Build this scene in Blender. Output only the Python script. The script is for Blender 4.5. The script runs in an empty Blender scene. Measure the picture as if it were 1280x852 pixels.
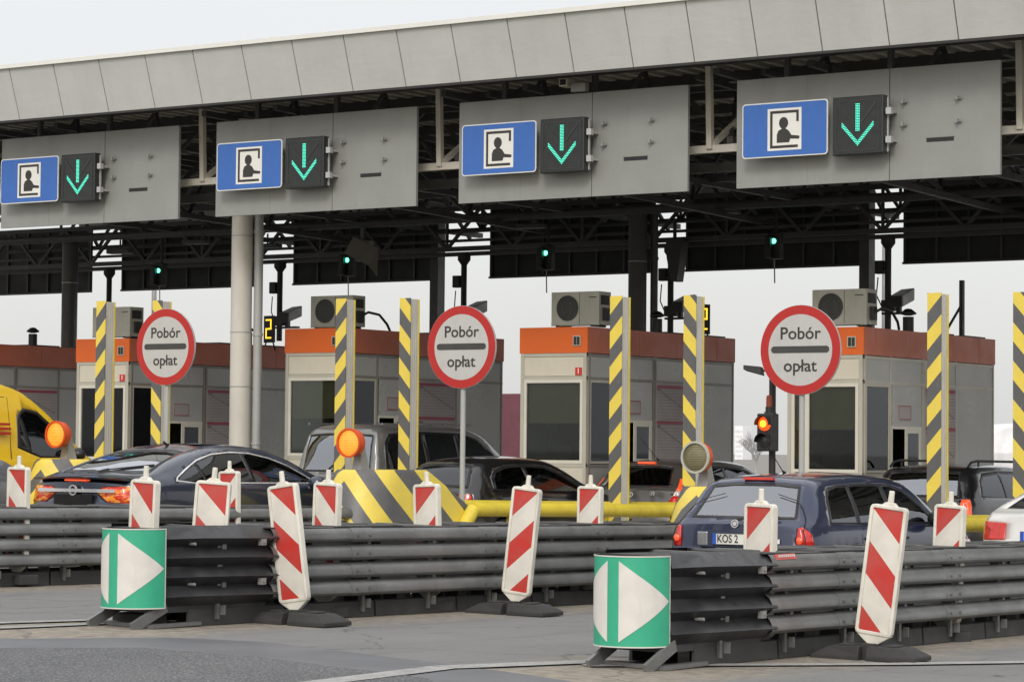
import bpy, bmesh, math, random
from mathutils import Vector, Matrix
random.seed(7)
SC = bpy.context.scene
COL = SC.collection
PI = math.pi

# ------------------------------------------------------------------ camera
cd = bpy.data.cameras.new('camera')
cam = bpy.data.objects.new('camera', cd); COL.objects.link(cam)
Fv = Vector((0.82916307, 0.55745996, 0.04155717))
Rv = Vector((0.55759436, -0.83006079, 0.00936072))
Uv = Vector((-0.03971321, -0.01541048, 0.99909228))
m = Matrix(((Rv.x, Uv.x, -Fv.x, 0), (Rv.y, Uv.y, -Fv.y, 0), (Rv.z, Uv.z, -Fv.z, 0), (0, 0, 0, 1)))
cam.matrix_world = Matrix.Translation((0, 0, 1.53)) @ m
cd.sensor_width = 36; cd.lens = 3316.36 / 1280 * 36
cd.clip_start = 0.5; cd.clip_end = 6000
SC.camera = cam
# ------------------------------------------------------------------ world and sun
SUN_EL, SUN_AZ = 34, 203          # azimuth of the direction the light comes from, degrees from +X
w = bpy.data.worlds.new('World'); SC.world = w; w.use_nodes = True
nt = w.node_tree; nt.nodes.clear()
out = nt.nodes.new('ShaderNodeOutputWorld')
sky = nt.nodes.new('ShaderNodeTexSky'); sky.sky_type = 'NISHITA'; sky.sun_disc = False
sky.sun_elevation = math.radians(SUN_EL); sky.sun_rotation = math.radians(90 - SUN_AZ)
sky.dust_density = 4; sky.air_density = 1
b1 = nt.nodes.new('ShaderNodeBackground'); b1.inputs[1].default_value = 0.05
nt.links.new(sky.outputs[0], b1.inputs[0])
b2 = nt.nodes.new('ShaderNodeBackground'); b2.inputs[1].default_value = 0.62
tc = nt.nodes.new('ShaderNodeTexCoord'); sep = nt.nodes.new('ShaderNodeSeparateXYZ')
nt.links.new(tc.outputs['Generated'], sep.inputs[0])
ramp = nt.nodes.new('ShaderNodeValToRGB')
ramp.color_ramp.elements[0].position = 0.0; ramp.color_ramp.elements[0].color = (1.08, 1.08, 1.075, 1)
ramp.color_ramp.elements[1].position = 0.6; ramp.color_ramp.elements[1].color = (1.85, 1.84, 1.82, 1)
e = ramp.color_ramp.elements.new(0.17); e.color = (1.17, 1.13, 1.08, 1)
nt.links.new(sep.outputs[2], ramp.inputs[0])
nz = nt.nodes.new('ShaderNodeTexNoise'); nz.inputs['Scale'].default_value = 3.2; nz.inputs['Detail'].default_value = 3
nt.links.new(tc.outputs['Generated'], nz.inputs['Vector'])
mr = nt.nodes.new('ShaderNodeMapRange'); mr.inputs[3].default_value = .93; mr.inputs[4].default_value = 1.06
nt.links.new(nz.outputs['Fac'], mr.inputs[0])
mx = nt.nodes.new('ShaderNodeVectorMath'); mx.operation = 'SCALE'
nt.links.new(ramp.outputs[0], mx.inputs[0]); nt.links.new(mr.outputs[0], mx.inputs['Scale'])
nt.links.new(mx.outputs[0], b2.inputs[0])
ad = nt.nodes.new('ShaderNodeAddShader'); nt.links.new(b1.outputs[0], ad.inputs[0]); nt.links.new(b2.outputs[0], ad.inputs[1])
nt.links.new(ad.outputs[0], out.inputs[0])
sl = bpy.data.lights.new('sun', 'SUN'); sl.energy = 1.25; sl.angle = math.radians(16); sl.color = (1, .98, .95)
so = bpy.data.objects.new('sun', sl); COL.objects.link(so)
sd = Vector((math.cos(math.radians(SUN_AZ)) * math.cos(math.radians(SUN_EL)), math.sin(math.radians(SUN_AZ)) * math.cos(math.radians(SUN_EL)), math.sin(math.radians(SUN_EL))))
so.rotation_euler = sd.to_track_quat('Z', 'Y').to_euler()
SC.view_settings.view_transform = 'Standard'; SC.view_settings.look = 'None'
SC.view_settings.exposure = 0.0; SC.view_settings.gamma = 1.0
SC.view_settings.use_curve_mapping = False

def clampf(v, a, b): return max(a, min(b, v))
def G(x, y): return .0165 * (clampf(y, -20, 60) - 10.3) - .013 * (clampf(x, -20, 60) - 17)

# ------------------------------------------------------------------ materials
def srgb(r, g, b):
    f = lambda c: (c / 255 / 12.92) if c / 255 <= .04045 else ((c / 255 + .055) / 1.055) ** 2.4
    return (f(r), f(g), f(b))
MATS = {}
class NB:
    def __init__(s, name):
        s.m = bpy.data.materials.new(name); s.m.use_nodes = True; s.t = s.m.node_tree
        s.b = s.t.nodes['Principled BSDF']; s.tc = s.n('ShaderNodeTexCoord')
    def n(s, k, **kw):
        x = s.t.nodes.new(k)
        for a, v in kw.items(): setattr(x, a, v)
        return x
    def l(s, a, b): s.t.links.new(a, b)
    def math(s, op, a, b=None, c=None):
        x = s.n('ShaderNodeMath', operation=op)
        for i, v in enumerate((a, b, c)):
            if v is None: continue
            if isinstance(v, (int, float)): x.inputs[i].default_value = v
            else: s.l(v, x.inputs[i])
        return x.outputs[0]
    def noise(s, scale, detail=4, vec=None, rough=.55, stretch=None):
        x = s.n('ShaderNodeTexNoise'); x.inputs['Scale'].default_value = scale; x.inputs['Detail'].default_value = detail
        x.inputs['Roughness'].default_value = rough
        v = vec or s.tc.outputs['Object']
        if stretch:
            mp = s.n('ShaderNodeMapping'); mp.inputs['Scale'].default_value = stretch; s.l(v, mp.inputs[0]); v = mp.outputs[0]
        s.l(v, x.inputs['Vector']); return x.outputs['Fac']
    def rng(s, v, a, b, c, d):
        x = s.n('ShaderNodeMapRange'); s.l(v, x.inputs[0])
        for i, q in enumerate((a, b, c, d)): x.inputs[i + 1].default_value = q
        return x.outputs[0]
    def mix(s, fac, a, b):
        x = s.n('ShaderNodeMix', data_type='RGBA')
        if isinstance(fac, (int, float)): x.inputs[0].default_value = fac
        else: s.l(fac, x.inputs[0])
        for i, v in ((6, a), (7, b)):
            if isinstance(v, tuple): x.inputs[i].default_value = (*v[:3], 1)
            else: s.l(v, x.inputs[i])
        return x.outputs[2]
    def bump(s, v, st, dist=.01):
        x = s.n('ShaderNodeBump'); x.inputs['Strength'].default_value = st; x.inputs['Distance'].default_value = dist
        s.l(v, x.inputs['Height']); s.l(x.outputs[0], s.b.inputs['Normal'])
    def set(s, **kw):
        for k, v in kw.items(): s.b.inputs[k.replace('_', ' ')].default_value = v
    def base(s, v): s.l(v, s.b.inputs['Base Color'])

def mat(name, c, rough=.5, metal=0, var=.12, scale=3, bump=0, bscale=60, coat=0, grime=0, emit=None, est=1, spec=None, streak=0, dents=0):
    if name in MATS: return MATS[name]
    k = NB(name); k.set(Roughness=rough, Metallic=metal)
    if coat: k.b.inputs['Coat Weight'].default_value = coat; k.b.inputs['Coat Roughness'].default_value = .06
    if spec is not None: k.b.inputs['Specular IOR Level'].default_value = spec
    n1 = k.noise(scale, 5)
    lo = tuple(x * (1 - var) for x in c); hi = tuple(min(1, x * (1 + var)) for x in c)
    col = k.mix(k.rng(n1, .3, .7, 0, 1), lo, hi)
    if grime:
        g = k.noise(scale * .7, 8, stretch=(1, 1, .35), rough=.7)
        col = k.mix(k.rng(g, .48, .75, 0, grime), col, (.07, .06, .05))
    if streak:
        g = k.noise(1.0, 6, stretch=(1, 4, .4), rough=.7); g2 = k.noise(1.0, 5, stretch=(3, 14, .35), rough=.6)
        col = k.mix(k.rng(g, .45, .75, 0, streak), col, (.09, .085, .075)); col = k.mix(k.rng(g2, .55, .72, 0, streak * .8), col, (.10, .095, .08))
        sc = k.noise(7, 8, rough=.8); col = k.mix(k.rng(sc, .60, .72, 0, streak * .6), col, (.62, .62, .6))
    if dents: k.bump(k.noise(4.5, 4, stretch=(.5, 1, 2)), dents, .03)
    k.base(col)
    k.l(k.rng(k.noise(scale * 2.3, 4), .3, .7, max(0, rough - .08), min(1, rough + .1)), k.b.inputs['Roughness'])
    if bump: k.bump(k.noise(bscale, 4), bump, .004)
    if emit:
        k.b.inputs['Emission Color'].default_value = (*emit, 1); k.b.inputs['Emission Strength'].default_value = est
    MATS[name] = k.m; return k.m

def glass(name, tint=(.35, .38, .38), rough=.02, fac=.0):
    if name in MATS: return MATS[name]
    k = NB(name); k.t.nodes.remove(k.b)
    o = k.t.nodes['Material Output']
    tr = k.n('ShaderNodeBsdfTransparent'); tr.inputs[0].default_value = (*tint, 1)
    gl = k.n('ShaderNodeBsdfGlossy'); gl.inputs['Roughness'].default_value = rough; gl.inputs[0].default_value = (.92, .95, 1, 1)
    fr = k.n('ShaderNodeFresnel'); fr.inputs[0].default_value = 1.52
    f2 = k.math('ADD', k.math('MULTIPLY', fr.outputs[0], 1.3), fac)
    f2 = k.math('MINIMUM', f2, 1.0)
    ms = k.n('ShaderNodeMixShader'); k.l(f2, ms.inputs[0]); k.l(tr.outputs[0], ms.inputs[1]); k.l(gl.outputs[0], ms.inputs[2])
    k.l(ms.outputs[0], o.inputs[0]); MATS[name] = k.m; return k.m

def stripes(name, c1, c2, kind, period, slope, off=0.0, rough=.45, grime=.25, torn=False):
    """diagonal bands across the object's own y (width) and z (height)"""
    if name in MATS: return MATS[name]
    k = NB(name); k.set(Roughness=rough)
    sp = k.n('ShaderNodeSeparateXYZ'); k.l(k.tc.outputs['Object'], sp.inputs[0])
    if kind == 'yz': t = k.math('ADD', k.math('MULTIPLY', sp.outputs[1], slope), sp.outputs[2])
    elif kind == 'chev': t = k.math('ADD', k.math('MULTIPLY', k.math('ABSOLUTE', k.math('ADD', sp.outputs[1], off)), slope), k.math('ADD', sp.outputs[2], k.math('MULTIPLY', sp.outputs[0], .75)))
    t = k.math('FRACT', k.math('ADD', k.math('DIVIDE', k.math('ADD', t, 0.0 if kind == 'chev' else off), period), 50.0))
    f = k.math('GREATER_THAN', t, .5)
    col = k.mix(f, c1, c2)
    n1 = k.noise(5, 6)
    col = k.mix(k.rng(n1, .35, .75, 0, grime), col, (.22, .19, .15))
    sc_ = k.noise(38, 3, stretch=(1, 1, .2))
    col = k.mix(k.rng(sc_, .68, .74, 0, .5), col, (.35, .33, .29))
    k.base(col); MATS[name] = k.m; return k.m

WHITEP = (.68, .655, .59); RED = (.50, .033, .026)
M_boardR = stripes('beacon_right_down', WHITEP, RED, 'yz', .5, -1.0, .38)
M_boardL = stripes('beacon_left_down', WHITEP, RED, 'yz', .5, 1.0, .38)
YEL = (.72, .56, .075); GRY = (.085, .088, .092)
M_postL = stripes('hazard_rising', YEL, GRY, 'yz', .485, 1.15, 0.0, grime=.15)
M_postR = stripes('hazard_falling', YEL, GRY, 'yz', .485, -1.15, .1, grime=.15)
M_nose = stripes('hazard_chevron', YEL, GRY, 'chev', .62, 1.15, 0.0, grime=.25)
M_bframe = mat('beacon_plastic', (.70, .68, .60), .5, var=.1, grime=.45, scale=6, streak=.3)
M_rubber = mat('rubber', (.035, .034, .033), .8, var=.3, bump=.4)
M_galv = mat('galvanised_dull', (.185, .19, .187), .36, .3, var=.22, scale=2.2, grime=.4, streak=.3, dents=.3)
M_galv2 = mat('galvanised_light', (.3, .3, .29), .5, .3, var=.15, grime=.3)
M_dark = mat('dark_plastic_coating', (.030, .031, .034), .38, .1, var=.3, scale=4, grime=.15, dents=.12)
M_darkm = mat('dark_steel', (.045, .046, .046), .6, .2, var=.25, grime=.3)
M_black = mat('black_plastic', (.012, .012, .013), .5, var=.2)
M_alu = mat('aluminium_post', (.60, .585, .53), .4, .1, var=.06, grime=.2)
M_yel = mat('yellow_paint', (.66, .52, .05), .42, var=.1, grime=.3, scale=4)
M_green = mat('green_reflective', (.035, .36, .215), .4, var=.06, grime=.12, scale=8)
M_white = mat('white_reflective', (.62, .60, .56), .5, var=.05, grime=.12, scale=8)
M_fascia = mat('fascia_metal', (.50, .515, .50), .45, .05, var=.05, scale=1.2, grime=.06, streak=.05, dents=.15)
M_seam = mat('seam_dark', (.03, .03, .03), .8)
M_panel = mat('sign_board_grey', (.265, .275, .262), .42, .1, var=.07, scale=.9, grime=.12, streak=.07, dents=.12)
M_blue = mat('sign_blue', (.035, .125, .42), .4, var=.05, scale=6)
M_white2 = mat('sign_white', (.70, .70, .66), .45, var=.04, scale=8)
M_ink = mat('sign_ink', (.03, .028, .026), .5)
M_inkg = mat('sign_bar_grey', (.045, .045, .043), .5)
M_sred = mat('sign_red', (.40, .017, .014), .42, var=.05, scale=8)
M_swhite = mat('disc_white', (.45, .45, .435), .5, var=.04, scale=8, grime=.08)
M_greyedge = mat('sign_edge', (.42, .42, .42), .5, .2)
M_screen = mat('signal_screen', (.016, .019, .018), .35, var=.3, scale=8)
M_led = mat('green_led', (.02, .3, .2), .5, emit=(.12, 1.0, .70), est=1.05, var=.02)
M_leda = mat('amber_led', (.4, .2, .0), .5, emit=(1.0, .55, .03), est=2.2, var=.02)
M_ledoff = mat('unlit_led', (.05, .055, .05), .4)
M_grn_lamp = mat('green_lamp', (.0, .3, .2), .5, emit=(.12, 1.0, .6), est=5)
M_red_lamp = mat('red_lamp', (.4, .02, .0), .4, emit=(1.0, .075, .008), est=1.7)
M_cream = mat('booth_cream', (.58, .545, .445), .4, var=.04, scale=1.5, grime=.08, streak=.05)
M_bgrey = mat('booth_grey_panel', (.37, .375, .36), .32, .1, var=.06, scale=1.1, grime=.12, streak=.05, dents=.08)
M_frame = mat('booth_frame', (.46, .44, .37), .4, .1, var=.05, grime=.15)
M_framed = mat('booth_frame_dark', (.22, .21, .185), .45, .2, var=.06)
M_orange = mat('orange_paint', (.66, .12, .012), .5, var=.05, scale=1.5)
M_obrown = mat('red_brown_side', (.47, .12, .058), .45, var=.08, scale=1.2)  # side band colour, redder and browner than the front band's orange
M_winw = mat('white_window_frame', (.60, .58, .50), .4, var=.04)
M_inter = mat('booth_interior', (.06, .06, .05), .8)
M_blind = mat('roller_blind', (.34, .33, .25), .8, var=.08)
M_tariff = mat('tariff_board', (.36, .33, .33), .5, var=.05)
M_mar = mat('tariff_band', (.30, .04, .075), .5)
M_ac = mat('ac_casing', (.42, .42, .36), .45, var=.05, grime=.3)
M_acd = mat('ac_dark', (.022, .023, .022), .6)
M_conc = mat('concrete', (.30, .285, .255), .85, var=.15, bump=.5, grime=.35)
M_colw = mat('column_white', (.56, .54, .485), .5, var=.04, scale=1.5, grime=.25)
M_pipe = mat('downpipe_grey', (.36, .37, .36), .45, .1, var=.05, grime=.2)
M_deck = mat('roof_deck', (.46, .45, .40), .6, var=.1, scale=1, grime=.3)
M_steelw = mat('painted_steel_white', (.62, .60, .53), .5, var=.08, grime=.3, scale=3)
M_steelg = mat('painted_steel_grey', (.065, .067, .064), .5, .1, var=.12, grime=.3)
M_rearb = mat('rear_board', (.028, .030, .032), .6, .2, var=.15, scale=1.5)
def lens_mat(name, c1, c2, e1, e2, est):
    k = NB(name); k.set(Roughness=.25); sp = k.n('ShaderNodeSeparateXYZ'); k.l(k.tc.outputs['Object'], sp.inputs[0])
    a = k.math('SINE', k.math('MULTIPLY', sp.outputs[1], 210.0)); b = k.math('SINE', k.math('MULTIPLY', sp.outputs[2], 330.0))
    f = k.rng(k.math('ADD', k.math('MULTIPLY', a, b), k.math('MULTIPLY', b, .8)), -.6, .9, 0, 1)
    k.base(k.mix(f, c1, c2)); k.bump(f, .6, .004)
    if est: k.l(k.mix(f, e1, e2), k.b.inputs['Emission Color']); k.b.inputs['Emission Strength'].default_value = est
    return k.m
M_amber = lens_mat('amber_lens', (.75, .22, .01), (.8, .5, .08), (.75, .16, .003), (1.0, .58, .10), .50)
M_lensoff = lens_mat('unlit_lens', (.10, .085, .04), (.30, .27, .16), (0, 0, 0), (0, 0, 0), 0)
M_horange = mat('orange_housing', (.62, .075, .012), .45, var=.08)
M_chrome = mat('chrome', (.85, .86, .88), .28, .75, var=.03)
M_tred = mat('tail_light_red', (.45, .015, .01), .2, coat=.6, emit=(1, .05, .02), est=.10, var=.3, scale=14)
M_tlit = mat('tail_light_lit', (.6, .05, .02), .2, coat=.6, emit=(1, .16, .04), est=.5, var=.5, scale=16)
def tail_mix():
    k = NB('tail_light_amber_red'); k.set(Roughness=.2); k.b.inputs['Coat Weight'].default_value = .6
    n1 = k.noise(7, 3, stretch=(1, 1, 3)); n2 = k.noise(30, 2)
    f = k.rng(n1, .44, .56, 0, 1)
    c = k.mix(f, (.50, .02, .012), (.85, .30, .04)); c = k.mix(k.rng(n2, .55, .7, 0, .6), c, (.9, .55, .25))
    k.base(c); k.l(k.mix(f, (.8, .03, .01), (1, .42, .05)), k.b.inputs['Emission Color']); k.b.inputs['Emission Strength'].default_value = .16
    return k.m
M_tamb = tail_mix()
M_tclear = mat('tail_light_clear', (.62, .50, .48), .2, coat=.5, var=.15, scale=14)
M_brk = mat('brake_strip', (.8, .08, .03), .3, emit=(1, .13, .04), est=.7)
M_trim = mat('car_black_trim', (.010, .010, .011), .35, var=.2)
M_carint = mat('car_interior', (.035, .035, .037), .8, var=.2)
M_seat = mat('car_seat', (.075, .075, .078), .85, var=.2)
M_tyre = mat('tyre', (.02, .02, .02), .85)
M_rim = mat('rim', (.35, .36, .37), .3, .8)
M_plate = mat('plate_white', (.62, .62, .58), .45, grime=.1)
M_plateb = mat('plate_blue', (.02, .08, .45), .45)
G_car = glass('car_glass', (.42, .46, .45))
G_cardark = glass('car_glass_dark', (.16, .18, .18), fac=.02)
G_rear = glass('car_rear_glass', (.46, .50, .52), fac=.24)
G_booth = glass('booth_glass', (.60, .62, .56), fac=-.028)

# ------------------------------------------------------------------ mesh builder
class MB:
    def __init__(s): s.v = []; s.f = []; s.mi = []; s.cm = 0
    def add(s, vs, fs):
        o = len(s.v); s.v += [tuple(v) for v in vs]
        for f in fs: s.f.append(tuple(i + o for i in f)); s.mi.append(s.cm)
        return s
    def box(s, x0, x1, y0, y1, z0, z1):
        vs = [(x, y, z) for x in (x0, x1) for y in (y0, y1) for z in (z0, z1)]
        return s.add(vs, [(0, 1, 3, 2), (4, 6, 7, 5), (0, 4, 5, 1), (2, 3, 7, 6), (0, 2, 6, 4), (1, 5, 7, 3)])
    def cyl(s, p0, p1, r0, r1=None, n=12, cap=True):
        p0 = Vector(p0); p1 = Vector(p1); r1 = r0 if r1 is None else r1
        d = (p1 - p0).normalized(); a = d.orthogonal().normalized(); b = d.cross(a)
        vs = []
        for p, r in ((p0, r0), (p1, r1)):
            for i in range(n):
                t = 2 * PI * i / n; vs.append(p + a * math.cos(t) * r + b * math.sin(t) * r)
        fs = [(i, (i + 1) % n, n + (i + 1) % n, n + i) for i in range(n)]
        if cap: fs += [tuple(range(n))[::-1], tuple(range(n, 2 * n))]
        return s.add(vs, fs)
    def beam(s, p0, p1, wd, h=None):
        """square bar between two points"""
        p0 = Vector(p0); p1 = Vector(p1); h = h or wd
        d = (p1 - p0).normalized(); up = Vector((0, 0, 1)) if abs(d.z) < .95 else Vector((1, 0, 0))
        a = d.cross(up).normalized() * wd / 2; b = a.normalized().cross(d) * h / 2
        vs = [p + q for p in (p0, p1) for q in (-a - b, a - b, a + b, -a + b)]
        return s.add(vs, [(0, 1, 2, 3)[::-1], (4, 5, 6, 7), (0, 1, 5, 4), (1, 2, 6, 5), (2, 3, 7, 6), (3, 0, 4, 7)])
    def prism(s, pts, fn, d0, d1):
        """pts: 2D polygon; fn(a,b,d) -> xyz"""
        n = len(pts); vs = [fn(a, b, d0) for a, b in pts] + [fn(a, b, d1) for a, b in pts]
        return s.add(vs, [tuple(range(n))[::-1], tuple(range(n, 2 * n))] + [(i, (i + 1) % n, n + (i + 1) % n, n + i) for i in range(n)])
    def ring(s, outer, inner, fn, d0, d1):
        n = len(outer)
        vs = [fn(*p, d0) for p in outer] + [fn(*p, d0) for p in inner] + [fn(*p, d1) for p in outer] + [fn(*p, d1) for p in inner]
        fs = []
        for i in range(n):
            j = (i + 1) % n
            fs += [(i, j, n + j, n + i), (2 * n + i, 3 * n + i, 3 * n + j, 2 * n + j), (i, 2 * n + i, 2 * n + j, j), (n + i, n + j, 3 * n + j, 3 * n + i)]
        return s.add(vs, fs)
    def lathe(s, prof, c, ax='z', n=24):
        """prof: (r, h) along axis from centre c"""
        vs = []; m_ = len(prof)
        for i in range(n):
            t = 2 * PI * i / n
            for r, h in prof:
                a, b = r * math.cos(t), r * math.sin(t)
                p = {'z': (a, b, h), 'x': (h, a, b), 'y': (a, h, b)}[ax]
                vs.append((c[0] + p[0], c[1] + p[1], c[2] + p[2]))
        fs = [(i * m_ + k, ((i + 1) % n) * m_ + k, ((i + 1) % n) * m_ + k + 1, i * m_ + k + 1) for i in range(n) for k in range(m_ - 1)]
        return s.add(vs, fs)
    def build(s, name, mats, parent=None, bevel=0, smooth=None, loc=None, seg=2):
        me = bpy.data.meshes.new(name); me.from_pydata(s.v, [], s.f)
        if not isinstance(mats, (list, tuple)): mats = [mats]
        for q in mats: me.materials.append(q)
        me.polygons.foreach_set('material_index', s.mi)
        bm = bmesh.new(); bm.from_mesh(me); bmesh.ops.recalc_face_normals(bm, faces=bm.faces); bm.to_mesh(me); bm.free()
        if smooth is not None:
            me.polygons.foreach_set('use_smooth', [True] * len(me.polygons)); me.set_sharp_from_angle(angle=math.radians(smooth))
        o = bpy.data.objects.new(name, me); COL.objects.link(o)
        if parent: o.parent = parent
        if loc: o.location = loc
        if bevel:
            b = o.modifiers.new('bevel', 'BEVEL'); b.width = bevel; b.segments = seg; b.limit_method = 'ANGLE'; b.angle_limit = .6
        return o
def tag(o, label=None, cat=None, group=None, kind=None):
    if label: o['label'] = label
    if cat: o['category'] = cat
    if group: o['group'] = group
    if kind: o['kind'] = kind
    return o
def thing(name, label, cat, loc=(0, 0, 0), rz=0, group=None, tilt=None):
    o = bpy.data.objects.new(name, None); COL.objects.link(o); o.empty_display_size = .2
    o.location = loc; o.rotation_euler = (tilt or 0, 0, rz)
    return tag(o, label, cat, group)
def copy_tree(o, parent=None):
    c = o.copy(); COL.objects.link(c)
    if parent: c.parent = parent
    for ch in list(o.children): copy_tree(ch, c)
    return c
def relabel(o, label): o['label'] = label; return o
def face(a, b, d): return (-d, -a, b)        # sign faces look towards -X: a to the right, b up, d towards the viewer side
def text_mesh(s, size, mt, name='lettering', parent=None, loc=(0, 0, 0), extr=.002, align='CENTER', off=0.0, rot=None, sx=1.0):
    cu = bpy.data.curves.new('t', 'FONT'); cu.body = s; cu.size = size; cu.extrude = extr; cu.align_x = align; cu.align_y = 'CENTER'; cu.offset = off
    cu.resolution_u = 4
    to = bpy.data.objects.new('t', cu); COL.objects.link(to)
    dg = bpy.context.evaluated_depsgraph_get(); dg.update()
    me = bpy.data.meshes.new_from_object(to.evaluated_get(dg))
    bpy.data.objects.remove(to); bpy.data.curves.remove(cu)
    me.name = name; me.materials.clear(); me.materials.append(mt)
    mm = Matrix(((0, 0, -1, 0), (-1, 0, 0, 0), (0, 1, 0, 0), (0, 0, 0, 1)))   # x->-Y, y->Z, z->-X
    if rot: mm = rot @ mm
    me.transform(Matrix.Diagonal((sx, 1, 1, 1))); me.transform(mm)
    o = bpy.data.objects.new(name, me); COL.objects.link(o)
    if parent: o.parent = parent
    o.location = loc; return o
def circ(r, n=40, cx=0, cy=0, sy=1): return [(cx + r * math.cos(2 * PI * i / n), cy + r * sy * math.sin(2 * PI * i / n)) for i in range(n)]
def rrect(w, h, r, n=5, cx=0, cy=0):
    p = []
    for k, (sx_, sy_) in enumerate(((1, 1), (-1, 1), (-1, -1), (1, -1))):
        for i in range(n + 1):
            t = (k + i / n) * PI / 2; p.append((cx + sx_ * (w / 2 - r) + r * math.cos(t), cy + sy_ * (h / 2 - r) + r * math.sin(t)))
    return p

# ------------------------------------------------------------------ ground
def ground_mat():
    k = NB('road_surface'); k.set(Roughness=.85)
    v = k.tc.outputs['Object']
    sp = k.n('ShaderNodeSeparateXYZ'); k.l(v, sp.inputs[0])
    n1 = k.noise(.55, 8, rough=.6); n2 = k.noise(2.2, 8, stretch=(.35, 1, 1), rough=.65); n3 = k.noise(140, 2)
    c = k.mix(k.rng(n1, .3, .7, 0, 1), (.165, .165, .165), (.215, .214, .21))
    c = k.mix(k.rng(n2, .35, .75, 0, .55), c, (.24, .235, .22))
    # tyre-worn darker streaks along the driving direction
    st = k.noise(1.5, 6, stretch=(.07, 1.3, 1), rough=.6)
    c = k.mix(k.rng(st, .55, .72, 0, .55), c, (.10, .10, .105))
    st2 = k.noise(3.2, 8, stretch=(.25, 2.2, 1), rough=.75)
    c = k.mix(k.rng(st2, .57, .66, 0, .75), c, (.085, .085, .083))
    # sandy dust gathered along every barrier foot
    yy = k.math('FRACT', k.math('DIVIDE', k.math('SUBTRACT', sp.outputs[1], 9.75 - 2.4), 4.8))
    dd = k.math('ABSOLUTE', k.math('SUBTRACT', yy, .5))
    wob = k.math('MULTIPLY', k.math('SUBTRACT', k.noise(1.3, 6), .5), .22)
    dust = k.rng(k.math('ADD', dd, wob), .11, .22, .9, 0)
    c = k.mix(dust, c, k.mix(k.rng(k.noise(9, 6), .35, .7, 0, 1), (.21, .18, .145), (.40, .345, .26)))
    c = k.mix(k.rng(n3, .3, .7, 0, .35), c, (.10, .10, .10))
    c = k.mix(k.rng(k.noise(55, 4, rough=.85), .54, .66, 0, .4), c, (.36, .355, .34))
    od = k.noise(2.6, 3); c = k.mix(k.rng(od, .70, .76, 0, .7), c, (.055, .053, .05))
    # thin cracks
    vo = k.n('ShaderNodeTexVoronoi', feature='DISTANCE_TO_EDGE'); vo.inputs['Scale'].default_value = .35
    nzv = k.n('ShaderNodeTexNoise'); nzv.inputs['Scale'].default_value = 2; nzv.inputs['Detail'].default_value = 6
    k.l(v, nzv.inputs['Vector'])
    vm = k.n('ShaderNodeVectorMath', operation='MULTIPLY_ADD'); k.l(nzv.outputs['Color'], vm.inputs[0]); vm.inputs[1].default_value = (.8, .8, 0); k.l(v, vm.inputs[2])
    k.l(vm.outputs[0], vo.inputs['Vector'])
    c = k.mix(k.rng(vo.outputs['Distance'], .0, .008, .6, 0), c, (.04, .04, .04))
    k.base(c); k.bump(k.noise(70, 5, rough=.8), .8, .010); return k.m
xs = [-3000, -20, 0, 10, 20, 30, 40, 50, 60, 4500]; ys = [-3000, -20, 0, 10, 20, 30, 40, 50, 60, 4500]
g = MB(); g.add([(x, y, G(x, y)) for x in xs for y in ys], [(i * 10 + j, (i + 1) * 10 + j, (i + 1) * 10 + j + 1, i * 10 + j + 1) for i in range(9) for j in range(9)])
tag(g.build('ground', ground_mat()), kind='structure')
def sheet(name, pts, mt, dz=.004, kind='structure'):
    s = MB(); s.add([(x, y, G(x, y) + dz) for x, y in pts], [tuple(range(len(pts)))]); o = s.build(name, mt)
    for p in o.data.polygons:
        if p.normal.z < 0: o.data.flip_normals()
    return tag(o, kind=kind)
def asph():
    k = NB('fresh_asphalt'); k.set(Roughness=.75)
    n3 = k.noise(48, 4, rough=.85); n1 = k.noise(.9, 6)
    c = k.mix(k.rng(n1, .35, .7, 0, 1), (.055, .057, .062), (.085, .087, .093))
    c = k.mix(k.rng(n3, .50, .60, 0, .8), c, (.34, .34, .335))
    c = k.mix(k.rng(k.noise(200, 2), .3, .5, .6, 0), c, (.025, .025, .028))
    k.base(c); k.bump(k.noise(90, 4), .9, .012); return k.m
def smooth_band():
    k = NB('asphalt_joint'); k.set(Roughness=.55)
    n1 = k.noise(1.2, 6); k.base(k.mix(k.rng(n1, .3, .7, 0, 1), (.085, .088, .095), (.13, .132, .14))); k.bump(k.noise(120, 3), .2, .004); return k.m
jag = lambda a, b, n, r: [(a[0] + (b[0] - a[0]) * i / n + random.uniform(-r, r), a[1] + (b[1] - a[1]) * i / n + random.uniform(-r, r)) for i in range(n)]
edge1 = jag((14.1, 14.35), (15.55, 13.6), 8, .02) + jag((15.55, 13.6), (15.85, 12.91), 6, .02) + jag((15.85, 12.91), (15.31, 10.81), 12, .02) + jag((15.31, 10.81), (14.85, 9.45), 8, .02)
sheet('asphalt_joint', edge1 + [(14.2, 8.2), (9, 4), (7, 12), (13.0, 14.6)], smooth_band(), .004)
edge2 = jag((13.5, 13.65), (14.6, 13.0), 8, .02) + jag((14.6, 13.0), (14.6, 11.8), 8, .03) + jag((14.6, 11.8), (14.2, 10.2), 8, .02) + jag((14.2, 10.2), (13.3, 9.3), 6, .02)
sheet('asphalt_patch', edge2 + [(8, 4), (6, 12), (12, 14.2)], asph(), .008)
def paint():
    k = NB('worn_road_paint'); k.set(Roughness=.7)
    n1 = k.noise(6, 8, rough=.75); n2 = k.noise(40, 5, rough=.7)
    c = k.mix(k.rng(n1, .3, .7, 0, 1), (.34, .335, .315), (.47, .465, .44))
    w_ = k.rng(k.math('ADD', k.math('MULTIPLY', n1, .6), k.math('MULTIPLY', n2, .45)), .46, .60, .15, 1)
    c = k.mix(w_, c, (.22, .217, .21)); k.base(c); return k.m
PT = paint()
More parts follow.
